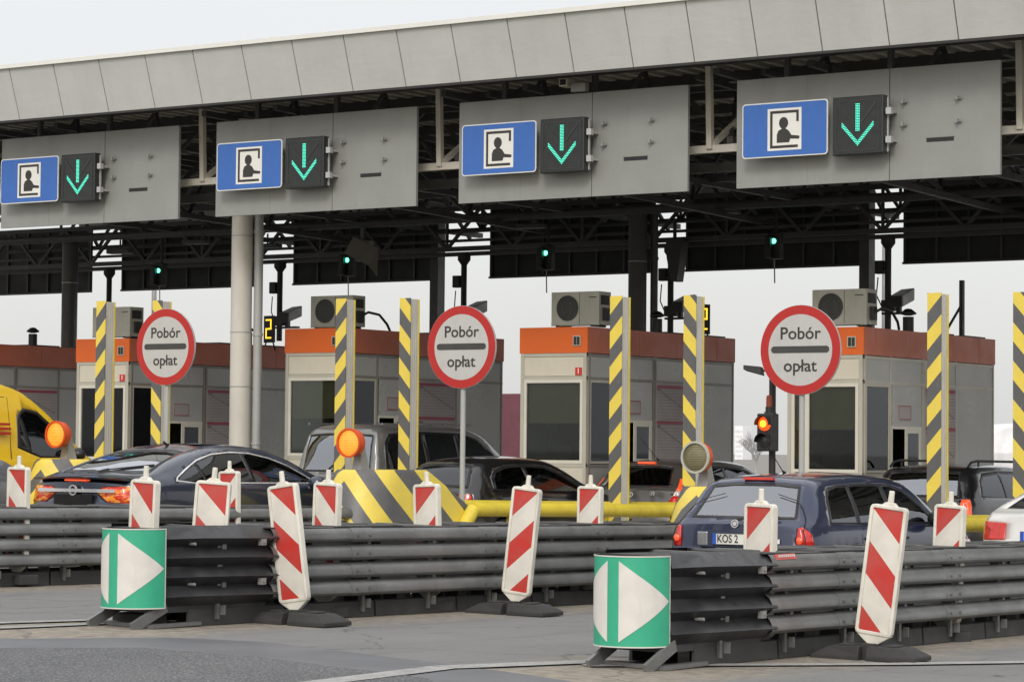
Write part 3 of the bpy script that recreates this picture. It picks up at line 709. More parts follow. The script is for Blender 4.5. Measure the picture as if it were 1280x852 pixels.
# ------------------------------------------------------------------ booths
bz = {-1: 3.50, 0: 3.47, 1: 3.57, 2: 3.50, 3: 3.41, 4: 3.32}
blab = {-1: 'toll booth at the left edge behind the yellow van, only its side showing', 0: 'toll booth behind the leftmost round toll sign', 1: 'toll booth right of the white column, behind the silver people carrier',
        2: 'toll booth with a red number plate in the middle, before the grey hatchback', 3: 'toll booth at right behind the rightmost round toll sign'}
BW, BL = 1.24, 4.72
for i in range(-1, 4):
    X0, Y0 = 35.24, 33.11 - 4.8 * i; zt = bz[i]; g0 = G(37, Y0) + .2
    t = thing('toll_booth', blab[i], 'toll booth', (X0, Y0 - BW / 2, g0), 0, 'toll booths on their islands')
    hb = BW / 2; T = zt - g0; O = T - .41; S = T - 2.15; W1 = O - .42
    near = -hb
    # wall panels: front cream, near side grey
    mb = MB(); z0_ = 0
    mb.box(.0, .03, -hb + .06, hb - .06, .08, S - .06); mb.build('front_panel', M_cream, t)
    mb = MB(); mb.box(.0, .03, -hb + .06, hb - .06, W1 + .06, O - .06); mb.build('front_panel', M_cream, t)
    # far side, back wall, roof, floor
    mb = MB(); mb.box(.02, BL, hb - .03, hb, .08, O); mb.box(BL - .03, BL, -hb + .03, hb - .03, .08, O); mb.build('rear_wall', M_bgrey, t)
    mb = MB(); mb.box(0.03, BL - .04, -hb + .04, hb - .04, .04, .10); mb.build('floor', M_inter, t); mb = MB(); mb.box(.1, BL - .1, -hb + .05, hb - .05, O - .15, O - .12); mb.build('inner_ceiling', M_inter, t)
    mb = MB(); mb.box(.03, BL - .03, -hb + .03, hb - .03, O + .36, O + .40); mb.build('roof', M_darkm, t)
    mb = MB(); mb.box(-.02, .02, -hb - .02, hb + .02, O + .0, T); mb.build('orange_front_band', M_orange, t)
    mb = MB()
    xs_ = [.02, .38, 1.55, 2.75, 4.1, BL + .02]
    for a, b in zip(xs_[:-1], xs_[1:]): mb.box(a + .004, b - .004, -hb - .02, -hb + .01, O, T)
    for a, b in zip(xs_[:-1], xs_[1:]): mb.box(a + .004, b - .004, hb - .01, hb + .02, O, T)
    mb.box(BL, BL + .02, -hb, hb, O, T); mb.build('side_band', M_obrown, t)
    # vent in the front band
    mb = MB(); mb.box(-.04, -.018, -hb + .10, -hb + .24, O + .11, O + .27); mb.build('vent_frame', M_frame, t)
    mb = MB()
    for q in (.115, .175): mb.box(-.044, -.04, -hb + q, -hb + q + .05, O + .125, O + .255)
    mb.build('vent_grille', M_acd, t)
    # frame members
    mb = MB()
    for y in (-hb, hb - .06): mb.box(-.015, .05, y, y + .06, .0, O)
    mb.box(-.01, .03, -hb, hb, O - .055, O); mb.box(-.01, .03, -hb, hb, W1, W1 + .055); mb.box(-.01, .03, -hb, hb, S - .06, S)
    mb.build('frame', M_frame, t)
    mb = MB()
    for x in (.05, .9, 2.02, 2.08, 3.24, BL - .05): mb.box(x, x + .04, -hb - .012, -hb + .03, .05, O)
    for zz in (O - .055, W1 + .0, S - .055): mb.box(.05, BL, -hb - .009, -hb + .025, zz, zz + .045)
    mb.build('side_frame', M_frame if i == 3 else M_framed, t)
    # front window
    fw0, fw1 = -hb + .065, hb - .065
    mb = MB(); fr = [(fw0, S), (fw1, S), (fw1, W1), (fw0, W1)]; inn = [(fw0 + .05, S + .05), (fw1 - .05, S + .05), (fw1 - .05, W1 - .05), (fw0 + .05, W1 - .05)]
    mb.ring(fr, inn, lambda a, b, d: (-d, a, b), -.02, .016)
    if i == 3: mb.box(-.014, .02, hb - .36, hb - .29, S + .05, W1 - .05)
    wf = mb.build('window_frame', M_winw, t)
    mb = MB(); mb.box(.005, .011, fw0 + .04, fw1 - .04, S + .04, W1 - .04); mb.build('pane', G_booth, wf)
    mb = MB(); mb.box(.06, .065, fw0 + .03, fw1 - .03, S + (W1 - S) * .48, W1); mb.build('roller_blind', M_blind, t)
    mb = MB(); mb.box(.35, .75, -.35, .35, .1, S - .1); mb.box(.4, .6, -.1, .25, S - .1, S + .3); mb.box(1.2, 1.5, -.2, .2, S - .3, S + .45); mb.cyl((1.0, .2, S - .3), (1.0, .2, S + .5), .05, n=10); mb.build('counter', M_inter, t)
    # near side: upper row panels, windows, service hatch, tariff board
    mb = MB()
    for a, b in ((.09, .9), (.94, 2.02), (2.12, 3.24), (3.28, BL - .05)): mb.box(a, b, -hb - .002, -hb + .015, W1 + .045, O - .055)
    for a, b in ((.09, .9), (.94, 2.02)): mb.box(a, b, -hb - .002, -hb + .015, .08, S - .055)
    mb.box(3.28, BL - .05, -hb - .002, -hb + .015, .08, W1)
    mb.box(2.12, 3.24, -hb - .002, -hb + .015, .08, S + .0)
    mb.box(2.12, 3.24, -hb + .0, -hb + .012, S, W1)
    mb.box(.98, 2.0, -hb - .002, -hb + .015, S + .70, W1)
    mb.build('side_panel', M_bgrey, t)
    fnn = lambda a, b, d: (a, -hb - d, b)
    mb = MB(); mb.ring([(.09, S), (.9, S), (.9, W1), (.09, W1)], [(.13, S + .04), (.86, S + .04), (.86, W1 - .04), (.13, W1 - .04)], fnn, -.02, .006); wf = mb.build('window_frame', M_frame, t)
    mb = MB(); mb.box(.12, .87, -hb + .006, -hb + .01, S + .03, W1 - .03); mb.build('pane', G_booth, wf)
    mb = MB(); mb.ring([(.96, S), (2.0, S), (2.0, S + .70), (.96, S + .70)], [(.99, S + .03), (1.97, S + .03), (1.97, S + .66), (.99, S + .66)], fnn, -.02, .008)
    mb.ring([(1.42, S + .03), (1.97, S + .03), (1.97, S + .66), (1.42, S + .66)], [(1.50, S + .08), (1.9, S + .08), (1.9, S + .60), (1.50, S + .60)], fnn, .0, .014); wf = mb.build('hatch_frame', M_winw, t)
    mb = MB(); mb.box(1.49, 1.91, -hb - .006, -hb - .002, S + .07, S + .61); mb.build('pane', G_booth, wf)
    mb = MB(); mb.box(.98, 1.99, -hb - .06, -hb - .01, S - .05, S - .02); mb.build('shelf', M_frame, t)
    # small notice over the hatch
    mb = MB(); mb.box(1.2, 1.62, -hb - .012, -hb - .004, S + .80, S + .80 + .22); nt_ = mb.build('notice', M_tariff, t)
    mb = MB(); mb.ring([(1.2, S + .8), (1.62, S + .8), (1.62, S + 1.02), (1.2, S + 1.02)], [(1.22, S + .82), (1.6, S + .82), (1.6, S + 1.0), (1.22, S + 1.0)], fnn, .012, .014); mb.build('notice_border', mat('faded_pink', (.34, .16, .17), .6), nt_)
    mb = MB(); z0_, z1_ = S - .22, W1 - .0; mb.box(2.10, 3.22, -hb - .02, -hb - .006, z0_, z1_); tb = mb.build('tariff_board', M_tariff, t)
    mb = MB(); hh = z1_ - z0_
    for q in (0.02, .40, .80):
        mb = MB(); mb.box(2.12, 3.20, -hb - .023, -hb - .0205, z1_ - hh * q - .055, z1_ - hh * q); mb.build('tariff_band', M_mar, tb)
    mb = MB()
    for r in range(26):
        zz = z1_ - .12 - r * (hh - .2) / 26
        mb.box(2.13, 3.19, -hb - .0225, -hb - .0205, zz, zz + .006)
    for blk in (0, 1):
        for q in range(13):
            xx = 2.26 + .07 * q; zz = z1_ - .16 - blk * hh * .39 - q * .026
            mb.box(xx, xx + .045, -hb - .0235, -hb - .0205, zz, zz + .024)
        mb.box(2.13, 2.24, -hb - .0235, -hb - .0205, z1_ - .13 - blk * hh * .39, z1_ - .09 - blk * hh * .39)
    mb.build('tariff_rows', mat('tariff_print', (.19, .17, .175), .6), tb)
    # red number plate on the front
    if i in (0, 2):
        mb = MB(); mb.box(-.014, -.002, -hb + .09, -hb + .21, W1 + .07, W1 + .19); np_ = mb.build('number_plate', mat('plate_red', (.55, .03, .02), .5), t)
        text_mesh('1', .115, M_white2, 'digit', np_, (-.016, -hb + .15, W1 + .13), off=.003)
    if i in (1, 2):
        mb = MB(); mb.prism([(-.03, .02), (.03, .02), (0, -.03)], lambda a, b, d: (-d, -a + .18, b + S - .2), .001, .004); mb.prism(circ(.035, 16), lambda a, b, d: (-d, -a + .18, b + S - .2), .0, .001); mb.build('sticker', mat('sticker_orange', (.7, .28, .08), .5), t)
    # air conditioner sits on the roof: a thing of its own
    aclab = {-1: None, 0: 'air conditioner on the booth behind the leftmost striped post', 1: 'air conditioner on the booth right of the white column, half hidden by a striped post', 2: 'air conditioner on the middle booth, under the dark rear board', 3: 'air conditioner on the rightmost booth, behind the round toll sign'}[i]
    if aclab:
        ox = {0: .25, 1: .5, 2: .36, 3: .25}[i]; oy = {0: .05, 1: .05, 2: -.16, 3: -.1}[i]
        a_ = thing('air_conditioner', aclab, 'air conditioner', (X0 + ox, Y0 - hb + oy, zt + .02), 0, 'air conditioners on the booth roofs')
        mb = MB(); mb.box(0, .36, -.45, .45, .03, .56); mb.box(-.0, .02, -.46, .46, .02, .03); cs = mb.build('casing', M_ac, a_, bevel=.012)
        mb = MB(); mb.prism(circ(.205, 36), lambda a, b, d: (-d, -a + .14, b + .30), .001, .006); mb.build('fan_opening', M_acd, a_)
        mb = MB()
        for q in range(-6, 7):
            hw_ = math.sqrt(max(0, .2 ** 2 - (q * .031) ** 2)); mb.box(-.012, -.008, .14 - hw_, .14 + hw_, .30 + q * .031 - .003, .30 + q * .031 + .003)
        for rr in (.205, .1): mb.ring(circ(rr, 30), circ(rr - .007, 30), lambda a, b, d: (-d, -a + .14, b + .3), .007, .012)
        mb.build('grille', mat('grille_dark', (.10, .10, .09), .5), a_)
        mb = MB(); mb.box(-.004, 0, -.40, -.26, .46, .475); mb.box(-.003, 0, -.088, -.082, .05, .54); mb.build('name_strip', M_darkm, a_)
        mb = MB(); mb.box(.1, .26, -.50, -.452, .1, .30); mb.box(.05, .3, -.458, -.451, .35, .5); mb.build('valve_cover', M_acd, a_)
        for y in (-.35, .3): mb = MB(); mb.box(-.02, .38, y, y + .05, .0, .03); mb.build('foot', M_darkm, a_)
        mb = MB(); pts = [(.18, -.48, .2), (.3, -.56, .28), (.6, -.57, .25), (.85, -.55, .1), (1.0, -.5, .0)]
        if i in (1, 3):
            for a, b in zip(pts[:-1], pts[1:]): mb.cyl(a, b, .022, n=8)
            mb.build('hose', M_acd, a_, smooth=60)
    if i != 2 or True:
        vx = {-1: 2.8, 0: 3.6, 1: 3.9, 2: 2.6, 3: 2.1}[i]
        v = thing('roof_vent', 'black chimney vent on the roof of the ' + {-1: 'booth at the left edge', 0: 'booth behind the leftmost round toll sign', 1: 'booth right of the white column', 2: 'middle booth', 3: 'rightmost booth'}[i], 'vent', (X0 + vx, Y0 - hb - .35, zt - .02))
        mb = MB(); mb.lathe([(.0, 0), (.085, 0), (.085, .27), (.07, .27)], (0, 0, 0), 'z', 16); mb.build('stack', M_black, v, smooth=40)
        mb = MB(); mb.lathe([(.0, .40), (.05, .39), (.125, .33), (.125, .31), (.05, .29), (.0, .29)], (0, 0, 0), 'z', 16); mb.build('cap', M_black, v, smooth=40)
        for q in (2.55, 3.75):
            mb = MB(); mb.box(q, q + .8, -.55, .35, T - .01, T + .03); mb.build('roof_cover', M_darkm, t)
# LED number displays and small antennas on the roofs
for k_, (y, yw, lab) in enumerate([(32.08 - .15, -.15, 'number display with a yellow 2 behind the white column'), (22.44, 1.05, 'number display seen almost edge-on behind a striped post')]):
    t = thing('number_display', lab, 'display', (39.2, y, 3.40), yw, 'yellow number displays on booth roofs')
    mb = MB(); mb.box(0, .05, -.135, .135, .15, .66); mb.beam((.03, -.1, .15), (.03, -.16, 0), .02); mb.beam((.03, .1, .15), (.03, .16, 0), .02); mb.build('case', M_black, t)
    mb = MB(); z = .41; hw_, hh = .065, .085
    seg = [((-hw_, z + 2 * hh), (hw_, z + 2 * hh)), ((hw_, z + 2 * hh), (hw_, z)), ((hw_, z), (-hw_, z)), ((-hw_, z), (-hw_, z - 2 * hh)), ((-hw_, z - 2 * hh), (hw_, z - 2 * hh))]
    for (a, b), (c, d) in seg:
        dx, dz_ = abs(c - a), abs(d - b)
        mb.box(-.006, -.001, -max(a, c) - .013, -min(a, c) + .013, min(b, d) - .013, max(b, d) + .013)
    mb.build('digit', M_leda, t)
t = thing('roof_antenna', 'braced dark mast on the roof of the rightmost booth', 'antenna', (38.9, 17.55, 3.39))
mb = MB(); mb.box(-.04, .04, -.03, .03, 0, .92); mb.beam((-.5, .1, 0), (-.05, 0, .5), .03); mb.build('mast', M_black, t)

# ------------------------------------------------------------------ canopy
CX0, CX1, Y_A, Y_B = 32.0, 46.0, 6.0, 47.0
cp = thing('toll_canopy', 'long grey canopy roof over the toll lanes with slanted fascia panels', 'canopy', (39, 24, 6.97))
cpo = Vector((39, 24, 6.97))
def L_(p): return tuple(Vector(p) - cpo)
class CM(MB):
    def build(s, name, mats, parent=None, **k):
        s.v = [L_(v) for v in s.v]; return MB.build(s, name, mats, parent, **k)
y = 31.455 + 12 * .998; pan = []
n_ = 0
while y > Y_A and n_ < 46:
    y0, y1 = y - .998 + .012, y - .006
    mb = CM(); mb.add([(32.0, y0, 6.985), (32.0, y1, 6.985), (31.73, y1 - .0, 7.80), (31.73, y0 - .0, 7.80), (32.03, y0, 6.985), (32.03, y1, 6.985), (31.76, y1, 7.8), (31.76, y0, 7.8)],
                      [(0, 1, 2, 3), (7, 6, 5, 4), (0, 4, 5, 1), (1, 5, 6, 2), (2, 6, 7, 3), (3, 7, 4, 0)])
    mb.build('fascia_panel', M_fascia, cp); y -= .998; n_ += 1
ytop = 31.455 + 12 * .998; ybot = y; DT, DB = 62.0, -12.0
mb = CM(); mb.beam((31.75, DT, 7.835), (31.75, DB, 7.835), .14, .065); mb.build('fascia_cap', mat('cap_white', (.66, .66, .62), .4, var=.03), cp)
mb = CM(); mb.beam((32.03, ytop, 6.965), (32.03, ybot, 6.965), .05, .03); mb.add([(32.05, ytop, 6.99), (32.05, ybot, 6.99), (31.78, ybot, 7.8), (31.78, ytop, 7.8)], [(0, 1, 2, 3)]); mb.build('fascia_backing', M_seam, cp)
mb = CM()
def deckz(x): return 7.72 - .028 * (x - 32)
mb.add([(31.9, DT, deckz(31.9)), (31.9, DB, deckz(31.9)), (46.2, DB, deckz(46.2)), (46.2, DT, deckz(46.2)), (31.9, DT, deckz(31.9) + .15), (31.9, DB, deckz(31.9) + .15), (46.2, DB, deckz(46.2) + .15), (46.2, DT, deckz(46.2) + .15)],
       [(3, 2, 1, 0), (4, 5, 6, 7), (0, 1, 5, 4), (2, 3, 7, 6), (0, 4, 7, 3), (1, 2, 6, 5)])
# corrugations: shallow ribs along X
yy = ybot + .1
while yy < ytop: mb.box(32.0, 46.1, yy, yy + .10, 7.72 - .028 * 14 - .06, 7.35); yy += .3
mb.build('roof_deck', M_deck, cp)
mb = CM(); mb.box(46.2, 46.3, ybot, ytop, 6.66, 7.7); mb.build('rear_fascia', M_fascia, cp)
for x in (33.2, 34.8, 36.4, 38.0, 39.6, 41.2, 42.8, 44.4):
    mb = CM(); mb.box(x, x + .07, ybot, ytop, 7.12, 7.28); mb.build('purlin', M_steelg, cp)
def truss_u(x, zb, zt_, step, mt, wd=.09, tube=True):
    mb = CM()
    mb.beam((x, ybot, zb), (x, ytop, zb), wd, wd); mb.beam((x, ybot, zt_), (x, ytop, zt_), wd, wd)
    yy = ytop; k_ = 0
    while yy - step > ybot:
        mb.beam((x, yy, zb), (x, yy - step / 2, zt_), wd * .65); mb.beam((x, yy - step / 2, zt_), (x, yy - step, zb), wd * .65)
        if k_ % 2 == 0: mb.beam((x, yy, zb), (x, yy, zt_), wd * .55)
        yy -= step; k_ += 1
    return mb.build('truss', mt, cp)
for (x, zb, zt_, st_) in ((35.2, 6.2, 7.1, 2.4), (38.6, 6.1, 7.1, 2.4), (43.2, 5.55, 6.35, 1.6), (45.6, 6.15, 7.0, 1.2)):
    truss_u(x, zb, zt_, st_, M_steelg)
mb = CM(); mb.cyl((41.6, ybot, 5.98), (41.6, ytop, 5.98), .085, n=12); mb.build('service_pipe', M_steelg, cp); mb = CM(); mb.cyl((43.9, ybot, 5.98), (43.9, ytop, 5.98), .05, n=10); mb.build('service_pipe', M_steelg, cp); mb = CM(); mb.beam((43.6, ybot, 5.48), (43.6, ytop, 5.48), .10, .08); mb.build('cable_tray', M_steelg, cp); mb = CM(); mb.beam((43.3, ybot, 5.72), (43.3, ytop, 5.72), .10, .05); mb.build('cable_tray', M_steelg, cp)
# trusses along the driving direction over each island
for i in range(-1, 5):
    for dy in (0, 3.3):
        yc = 28.3 - 4.8 * i + dy; mb = CM(); za, zb2 = 6.0, 5.75
        mb.beam((33.4, yc, 6.05), (45.8, yc, 5.75 if dy == 0 else 6.05), .1); mb.beam((33.0, yc, 7.0), (45.9, yc, 6.8), .09)
        if dy == 0:
            mb.beam((33.4, yc - .55, 7.0), (45.9, yc - .55, 6.8), .08); mb.beam((33.4, yc + .55, 7.0), (45.9, yc + .55, 6.8), .08)
        xx = 33.4
        while xx < 44:
            for s_ in ((.55,) if dy == 0 else (0,)):
                mb.beam((xx, yc, 5.95), (xx + 1.2, yc + s_, 6.9), .06); mb.beam((xx + 1.2, yc + s_, 6.9), (xx + 2.4, yc, 5.95), .06)
            xx += 2.4
        mb.build('truss', M_steelg, cp)
# cream front frame behind the sign boards
mb = CM(); mb.beam((33.4, ybot, 5.93), (33.4, ytop, 5.93), .09, .11); mb.build('front_chord', M_steelw, cp)
mb = CM(); mb.beam((33.9, ybot, 5.72), (33.9, ytop, 5.72), .06, .14); mb.build('lower_beam', M_steelg, cp)
k_ = 0; yy = 28.72 + 4.8 * 3
while yy > ybot:
    mb = CM(); mb.beam((33.36, yy - .12, 5.93), (33.3, yy - .12, 7.5), .085); mb.build('hanger', M_steelw, cp)
    mb = CM(); mb.beam((33.4, yy - .14, 6.0), (35.2, yy - .5, 7.3), .08); mb.build('brace', M_steelw, cp)
    for q in (1.45, 3.05):
        mb = CM(); mb.beam((33.0, yy - .12 - q, 6.0), (33.0, yy - .12 - q, 7.1), .075); mb.build('hanger', M_steelg, cp)
    for q in (1.45 + .4, 3.05 + .6):
        mb = CM(); mb.beam((33.3, yy - q + .45, 6.3), (33.6, yy - q, 7.2), .06); mb.beam((33.3, yy - q - .45, 6.3), (33.6, yy - q, 7.2), .06); mb.build('brace', M_steelg, cp)
    yy -= 4.8
# columns
def column(x, y, r, mt, base, ztop=7.0, pipe=None, dark=False):
    mb = CM(); mb.cyl((x, y, base), (x, y, ztop), r, n=32)
    c = mb.build('column', mt, cp, smooth=40)
    for z in (2.55, 3.45, 5.05):
        mb = CM(); mb.cyl((x, y, z), (x, y, z + .02), r + .005, n=32); j = mb.build('joint', M_pipe, c, smooth=40)
    if pipe:
        mb = CM(); mb.cyl((x + pipe[0], y + pipe[1], base), (x + pipe[0], y + pipe[1], ztop), pipe[2], n=20)
        for z in (1.6, 3.4, 5.1): mb.cyl((x + pipe[0], y + pipe[1], z), (x + pipe[0], y + pipe[1], z + .05), pipe[2] + .012, n=20)
        mb.build('downpipe', M_pipe if not dark else M_steelg, cp, smooth=40)
column(34.0, 28.28, .175, M_colw, 0.0, pipe=(.12, -.26, .075))
column(42.0, 25.45, .17, M_steelg, -.2, 6.0, pipe=(.2, -.24, .07), dark=True)
column(42.0, 39.72, .17, M_steelg, -.1, 6.0, pipe=(.2, .28, .06), dark=True)
for y in (31.45, 21.75): 
    mb = CM(); mb.box(43.9, 44.15, y - .1, y + .1, -.2, 6.5); mb.build('column', M_steelg, cp)
# thin lighter masts beyond the canopy
for k_, (x, y, lab) in enumerate([(60, 53.3, 'pale mast behind the air conditioner right of the white column'), (60, 29.15, 'pale mast behind the rightmost camera pole')]):
    mb = MB(); mb.cyl((0, 0, 0), (0, 0, 7.2), .09, .07, n=12); o = mb.build('mast', M_galv2); o.location = (x, y, G(x, y)); tag(o, lab, 'mast')

# ------------------------------------------------------------------ overhead sign boards, signs, arrows
pos = ['leftmost', 'second from left', 'third from left', 'rightmost']
def icon(mb_list, parent, s, cx, cz, d):
    f = lambda a, b, dd: (-dd, -a, b)
    k = MB()
    P2 = lambda p: [(cx + a * s, cz + b * s) for a, b in p]
    # open cabin outline
    k.prism(P2([(-.36, .42), (.36, .42), (.36, .36), (-.30, .36), (-.30, -.36), (-.36, -.36)]), f, d, d + .003)
    k.prism(P2([(.30, .36), (.36, .36), (.36, .16), (.30, .16)]), f, d, d + .003)
    k.prism(P2([(-.36, -.36), (.34, -.36), (.34, -.42), (-.36, -.42)]), f, d, d + .003)
    k.prism([(cx - .02 * s + a, cz + .14 * s + b) for a, b in circ(.115 * s, 20, sy=1.15)], f, d, d + .003)
    k.prism(P2([(-.19, -.30), (.12, -.30), (.15, -.22), (.36, -.235), (.385, -.20), (.37, -.165), (.18, -.14), (.11, -.04), (.03, .015), (-.06, .015), (-.15, -.03), (-.19, -.12)]), f, d, d + .003)
    return k.build('pictogram', M_ink, parent)
sig0 = None
for i in range(4):
    yl = 32.65 - 4.8 * i; X = 32.8
    t = thing('overhead_board', 'flat grey overhead board, ' + pos[i] + ' of the four under the canopy edge', 'sign board', (X, yl - 2.0, 5.27), 0, 'grey overhead boards')
    if i == 0:
        mb = MB(); mb.box(0, .05, -.372 + 0, 2.0, 0, 1.53); mb.build('board_panel', M_panel, t)
        mb = MB(); mb.box(0, .05, -2.0, -.384, 0, 1.53); mb.build('board_panel', M_panel, t)
        mb = MB(); mb.box(-.002, .0, .88, .884, 0, 1.53); mb.build('seam', M_framed, t)
        for yy in (-.62, -1.42):
            for zz in (.72, 1.03):
                mb = MB(); mb.box(-.09, 0, yy, yy + .028, zz, zz + .05); mb.box(-.05, -.035, yy - .03, yy + .06, zz + .015, zz + .04); mb.build('bracket', M_panel, t)
        mb = MB(); mb.box(-.004, .02, -1.33, -.93, .49, .545); mb.build('slot', M_black, t)
        mb = MB(); mb.box(-.01, 0, -1.34, -.92, .545, .552); mb.build('slot_lip', M_framed, t)
        bt = t
    else:
        for ch in bt.children:
            c = ch.copy(); COL.objects.link(c); c.parent = t
    # blue sign
    s = thing('booth_sign', 'blue sign with a booth attendant pictogram on the ' + pos[i] + ' overhead board', 'road sign', (X - .14, yl - .35 - .62, 5.27 + .38), 0, 'blue booth attendant signs')
    s.location.y = yl - .23 - .665; s.location.x = 32.55
    if i == 0:
        W_, H_ = 1.335, .765
        mb = MB(); mb.prism(rrect(W_, H_, .05, 5, 0, H_ / 2), face, -.02, .0); mb.build('edge_plate', M_white2, s)
        mb = MB(); mb.prism(rrect(W_ - .03, H_ - .03, .04, 5, 0, H_ / 2), face, .001, .003); mb.build('blue_face', M_blue, s)
        mb = MB(); mb.prism([(-.265, .09), (.265, .09), (.265, .675), (-.265, .675)], face, .0035, .005); mb.build('white_field', M_white2, s)
        icon(None, s, .62, 0, H_ / 2, .0055)
        for yy in (-.5, .5): mb = MB(); mb.box(.16, .25, yy - .03, yy + .03, .1, .64); mb.box(.02, .25, yy - .03, yy + .03, .1, .14); mb.box(.02, .25, yy - .03, yy + .03, .6, .64); mb.build('bracket', M_galv2, s)
        bs = s
    else:
        for ch in bs.children:
            c = ch.copy(); COL.objects.link(c); c.parent = s
    # arrow signal
    a = thing('lane_signal', 'black lane signal with a green downward arrow on the ' + pos[i] + ' overhead board', 'lane signal', (32.52, yl - 1.66 - .375, 5.27 + .345), 0, 'green arrow lane signals')
    if i == 0:
        mb = MB(); mb.box(0, .14, -.385, .385, 0, .80); mb.build('case', M_screen, a, bevel=.015)
        mb = MB(); mb.ring(rrect(.66, .69, .05, 5, 0, .40), rrect(.64, .67, .045, 5, 0, .40), face, .001, .006); mb.build('inner_frame', mat('signal_frame', (.035, .04, .038), .4), a)
        mb = MB()
        for yy, zz in ((-.39, .17), (-.39, .56)): mb.box(.05, .28, yy - .07, yy, zz, zz + .035); mb.box(.02, .09, yy - .10, yy - .02, zz - .03, zz + .06)
        mb.box(.1, .13, -.41, -.39, .03, .77); mb.build('bracket', M_greyedge, a)
        mb = MB(); R1 = .0085
        def dot(mb, u, v): mb.prism(circ(R1, 6, u, v), face, .002, .009)
        stp = .0225
        for r in range(17):
            for c in range(3): dot(mb, (c - 1) * stp, .69 - r * stp)
        mb.build('led_shaft', M_led, a); mb = MB()
        for sgn in (-1, 1):
            for r in range(13):
                for c in range(3):
                    ux, vz = -.70711, .70711
                    u = sgn * (r * stp * .70711 * 1.0 + c * 0); v = .13 + r * stp * .95 + c * stp * 1.05
                    u = sgn * r * stp * .86
                    dot(mb, u, v + .0)
        mb.build('led_head', M_led, a)
        for sgn in (-1, 1):
            mb = MB()
            for r in range(20):
                for c in (0, 1): 
                    u = sgn * (.02 + r * stp * .6); v = .69 - (19 - r) * stp * .7 + c * stp
                    if abs(u) > .05: dot(mb, u, v)
            mb.build('unlit_leds', M_ledoff, a)
        ba = a
    else:
        for ch in ba.children:
            c = ch.copy(); COL.objects.link(c); c.parent = a
# small camera on the third board
t = thing('overhead_camera', 'small camera perched on the third overhead board under the fascia', 'camera', (32.7, 20.95, 6.81))
mb = MB(); mb.box(-.02, .02, -.02, .02, 0, .1); mb.box(-.05, .05, -.25, .0, 0, .12); mb.build('bracket', M_galv2, t)
mb = MB(); mb.box(-.12, .1, .02, .17, .08, .2); mb.build('housing', M_frame, t, bevel=.01)
mb = MB(); mb.box(-.125, -.121, .045, .145, .10, .18); mb.build('lens', M_black, t)

# ------------------------------------------------------------------ rear boards
rb = [(152, 40.41, 'second from left'), (371, 35.5, 'third from left'), (612, 30.41, 'fourth from left'), (857, 25.82, 'second from right'), (1129, 21.2, 'rightmost'), (-60, 45.2, 'leftmost, at the picture edge')]
for k_, (_, y0, lab) in enumerate(rb):
    x = 44.4; ww = 3.9 if k_ != 5 else 3.85
    t = thing('rear_board', 'dark board at the back of the canopy, ' + lab, 'sign board', (x, y0 - ww / 2, 5.03), 0, 'dark boards at the back of the canopy')
    if k_ == 0:
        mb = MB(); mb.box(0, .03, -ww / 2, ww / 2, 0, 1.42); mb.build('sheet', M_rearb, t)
        mb = MB()
        for q in range(7): yy = -ww / 2 + .05 + q * (ww - .1) / 6; mb.box(-.05, 0, yy - .02, yy + .02, 0, 1.42)
        mb.box(-.05, 0, -ww / 2, ww / 2, .0, .04); mb.box(-.05, 0, -ww / 2, ww / 2, .6, .64); mb.build('rib', M_steelg, t); rbt = t
    else:
        for ch in rbt.children:
            c = ch.copy(); COL.objects.link(c); c.parent = t
# ------------------------------------------------------------------ green signals under the canopy
for k_, (y, z, lab) in enumerate([(37.2, 5.25, 'above the leftmost round toll sign'), (32.22, 5.31, 'right of the white column'), (27.49, 5.29, 'above the middle booth'), (22.6, 5.34, 'above the rightmost round toll sign')]):
    t = thing('hanging_signal', 'hanging traffic signal with a green light ' + lab, 'traffic light', (42, y, z), 0, 'green signals hung under the canopy')
    if k_ == 0:
        mb = MB(); mb.box(0, .16, -.12, .12, -.32, .16); mb.beam((.1, 0, .1), (.1, 0, .75), .05); mb.box(-.12, .0, .02, .13, -.3, .1); mb.build('housing', M_black, t, bevel=.02)
        mb = MB(); mb.prism(circ(.046, 16), lambda a, b, d: (-d, -a, b), .001, .01); mb.build('green_lamp', M_grn_lamp, t)
        mb = MB(); mb.cyl((.08, .03, -.32), (.08, .02, -.75), .012, n=6); mb.build('cable', M_galv2, t); sgt = t
    else:
        for ch in sgt.children:
            c = ch.copy(); COL.objects.link(c); c.parent = t
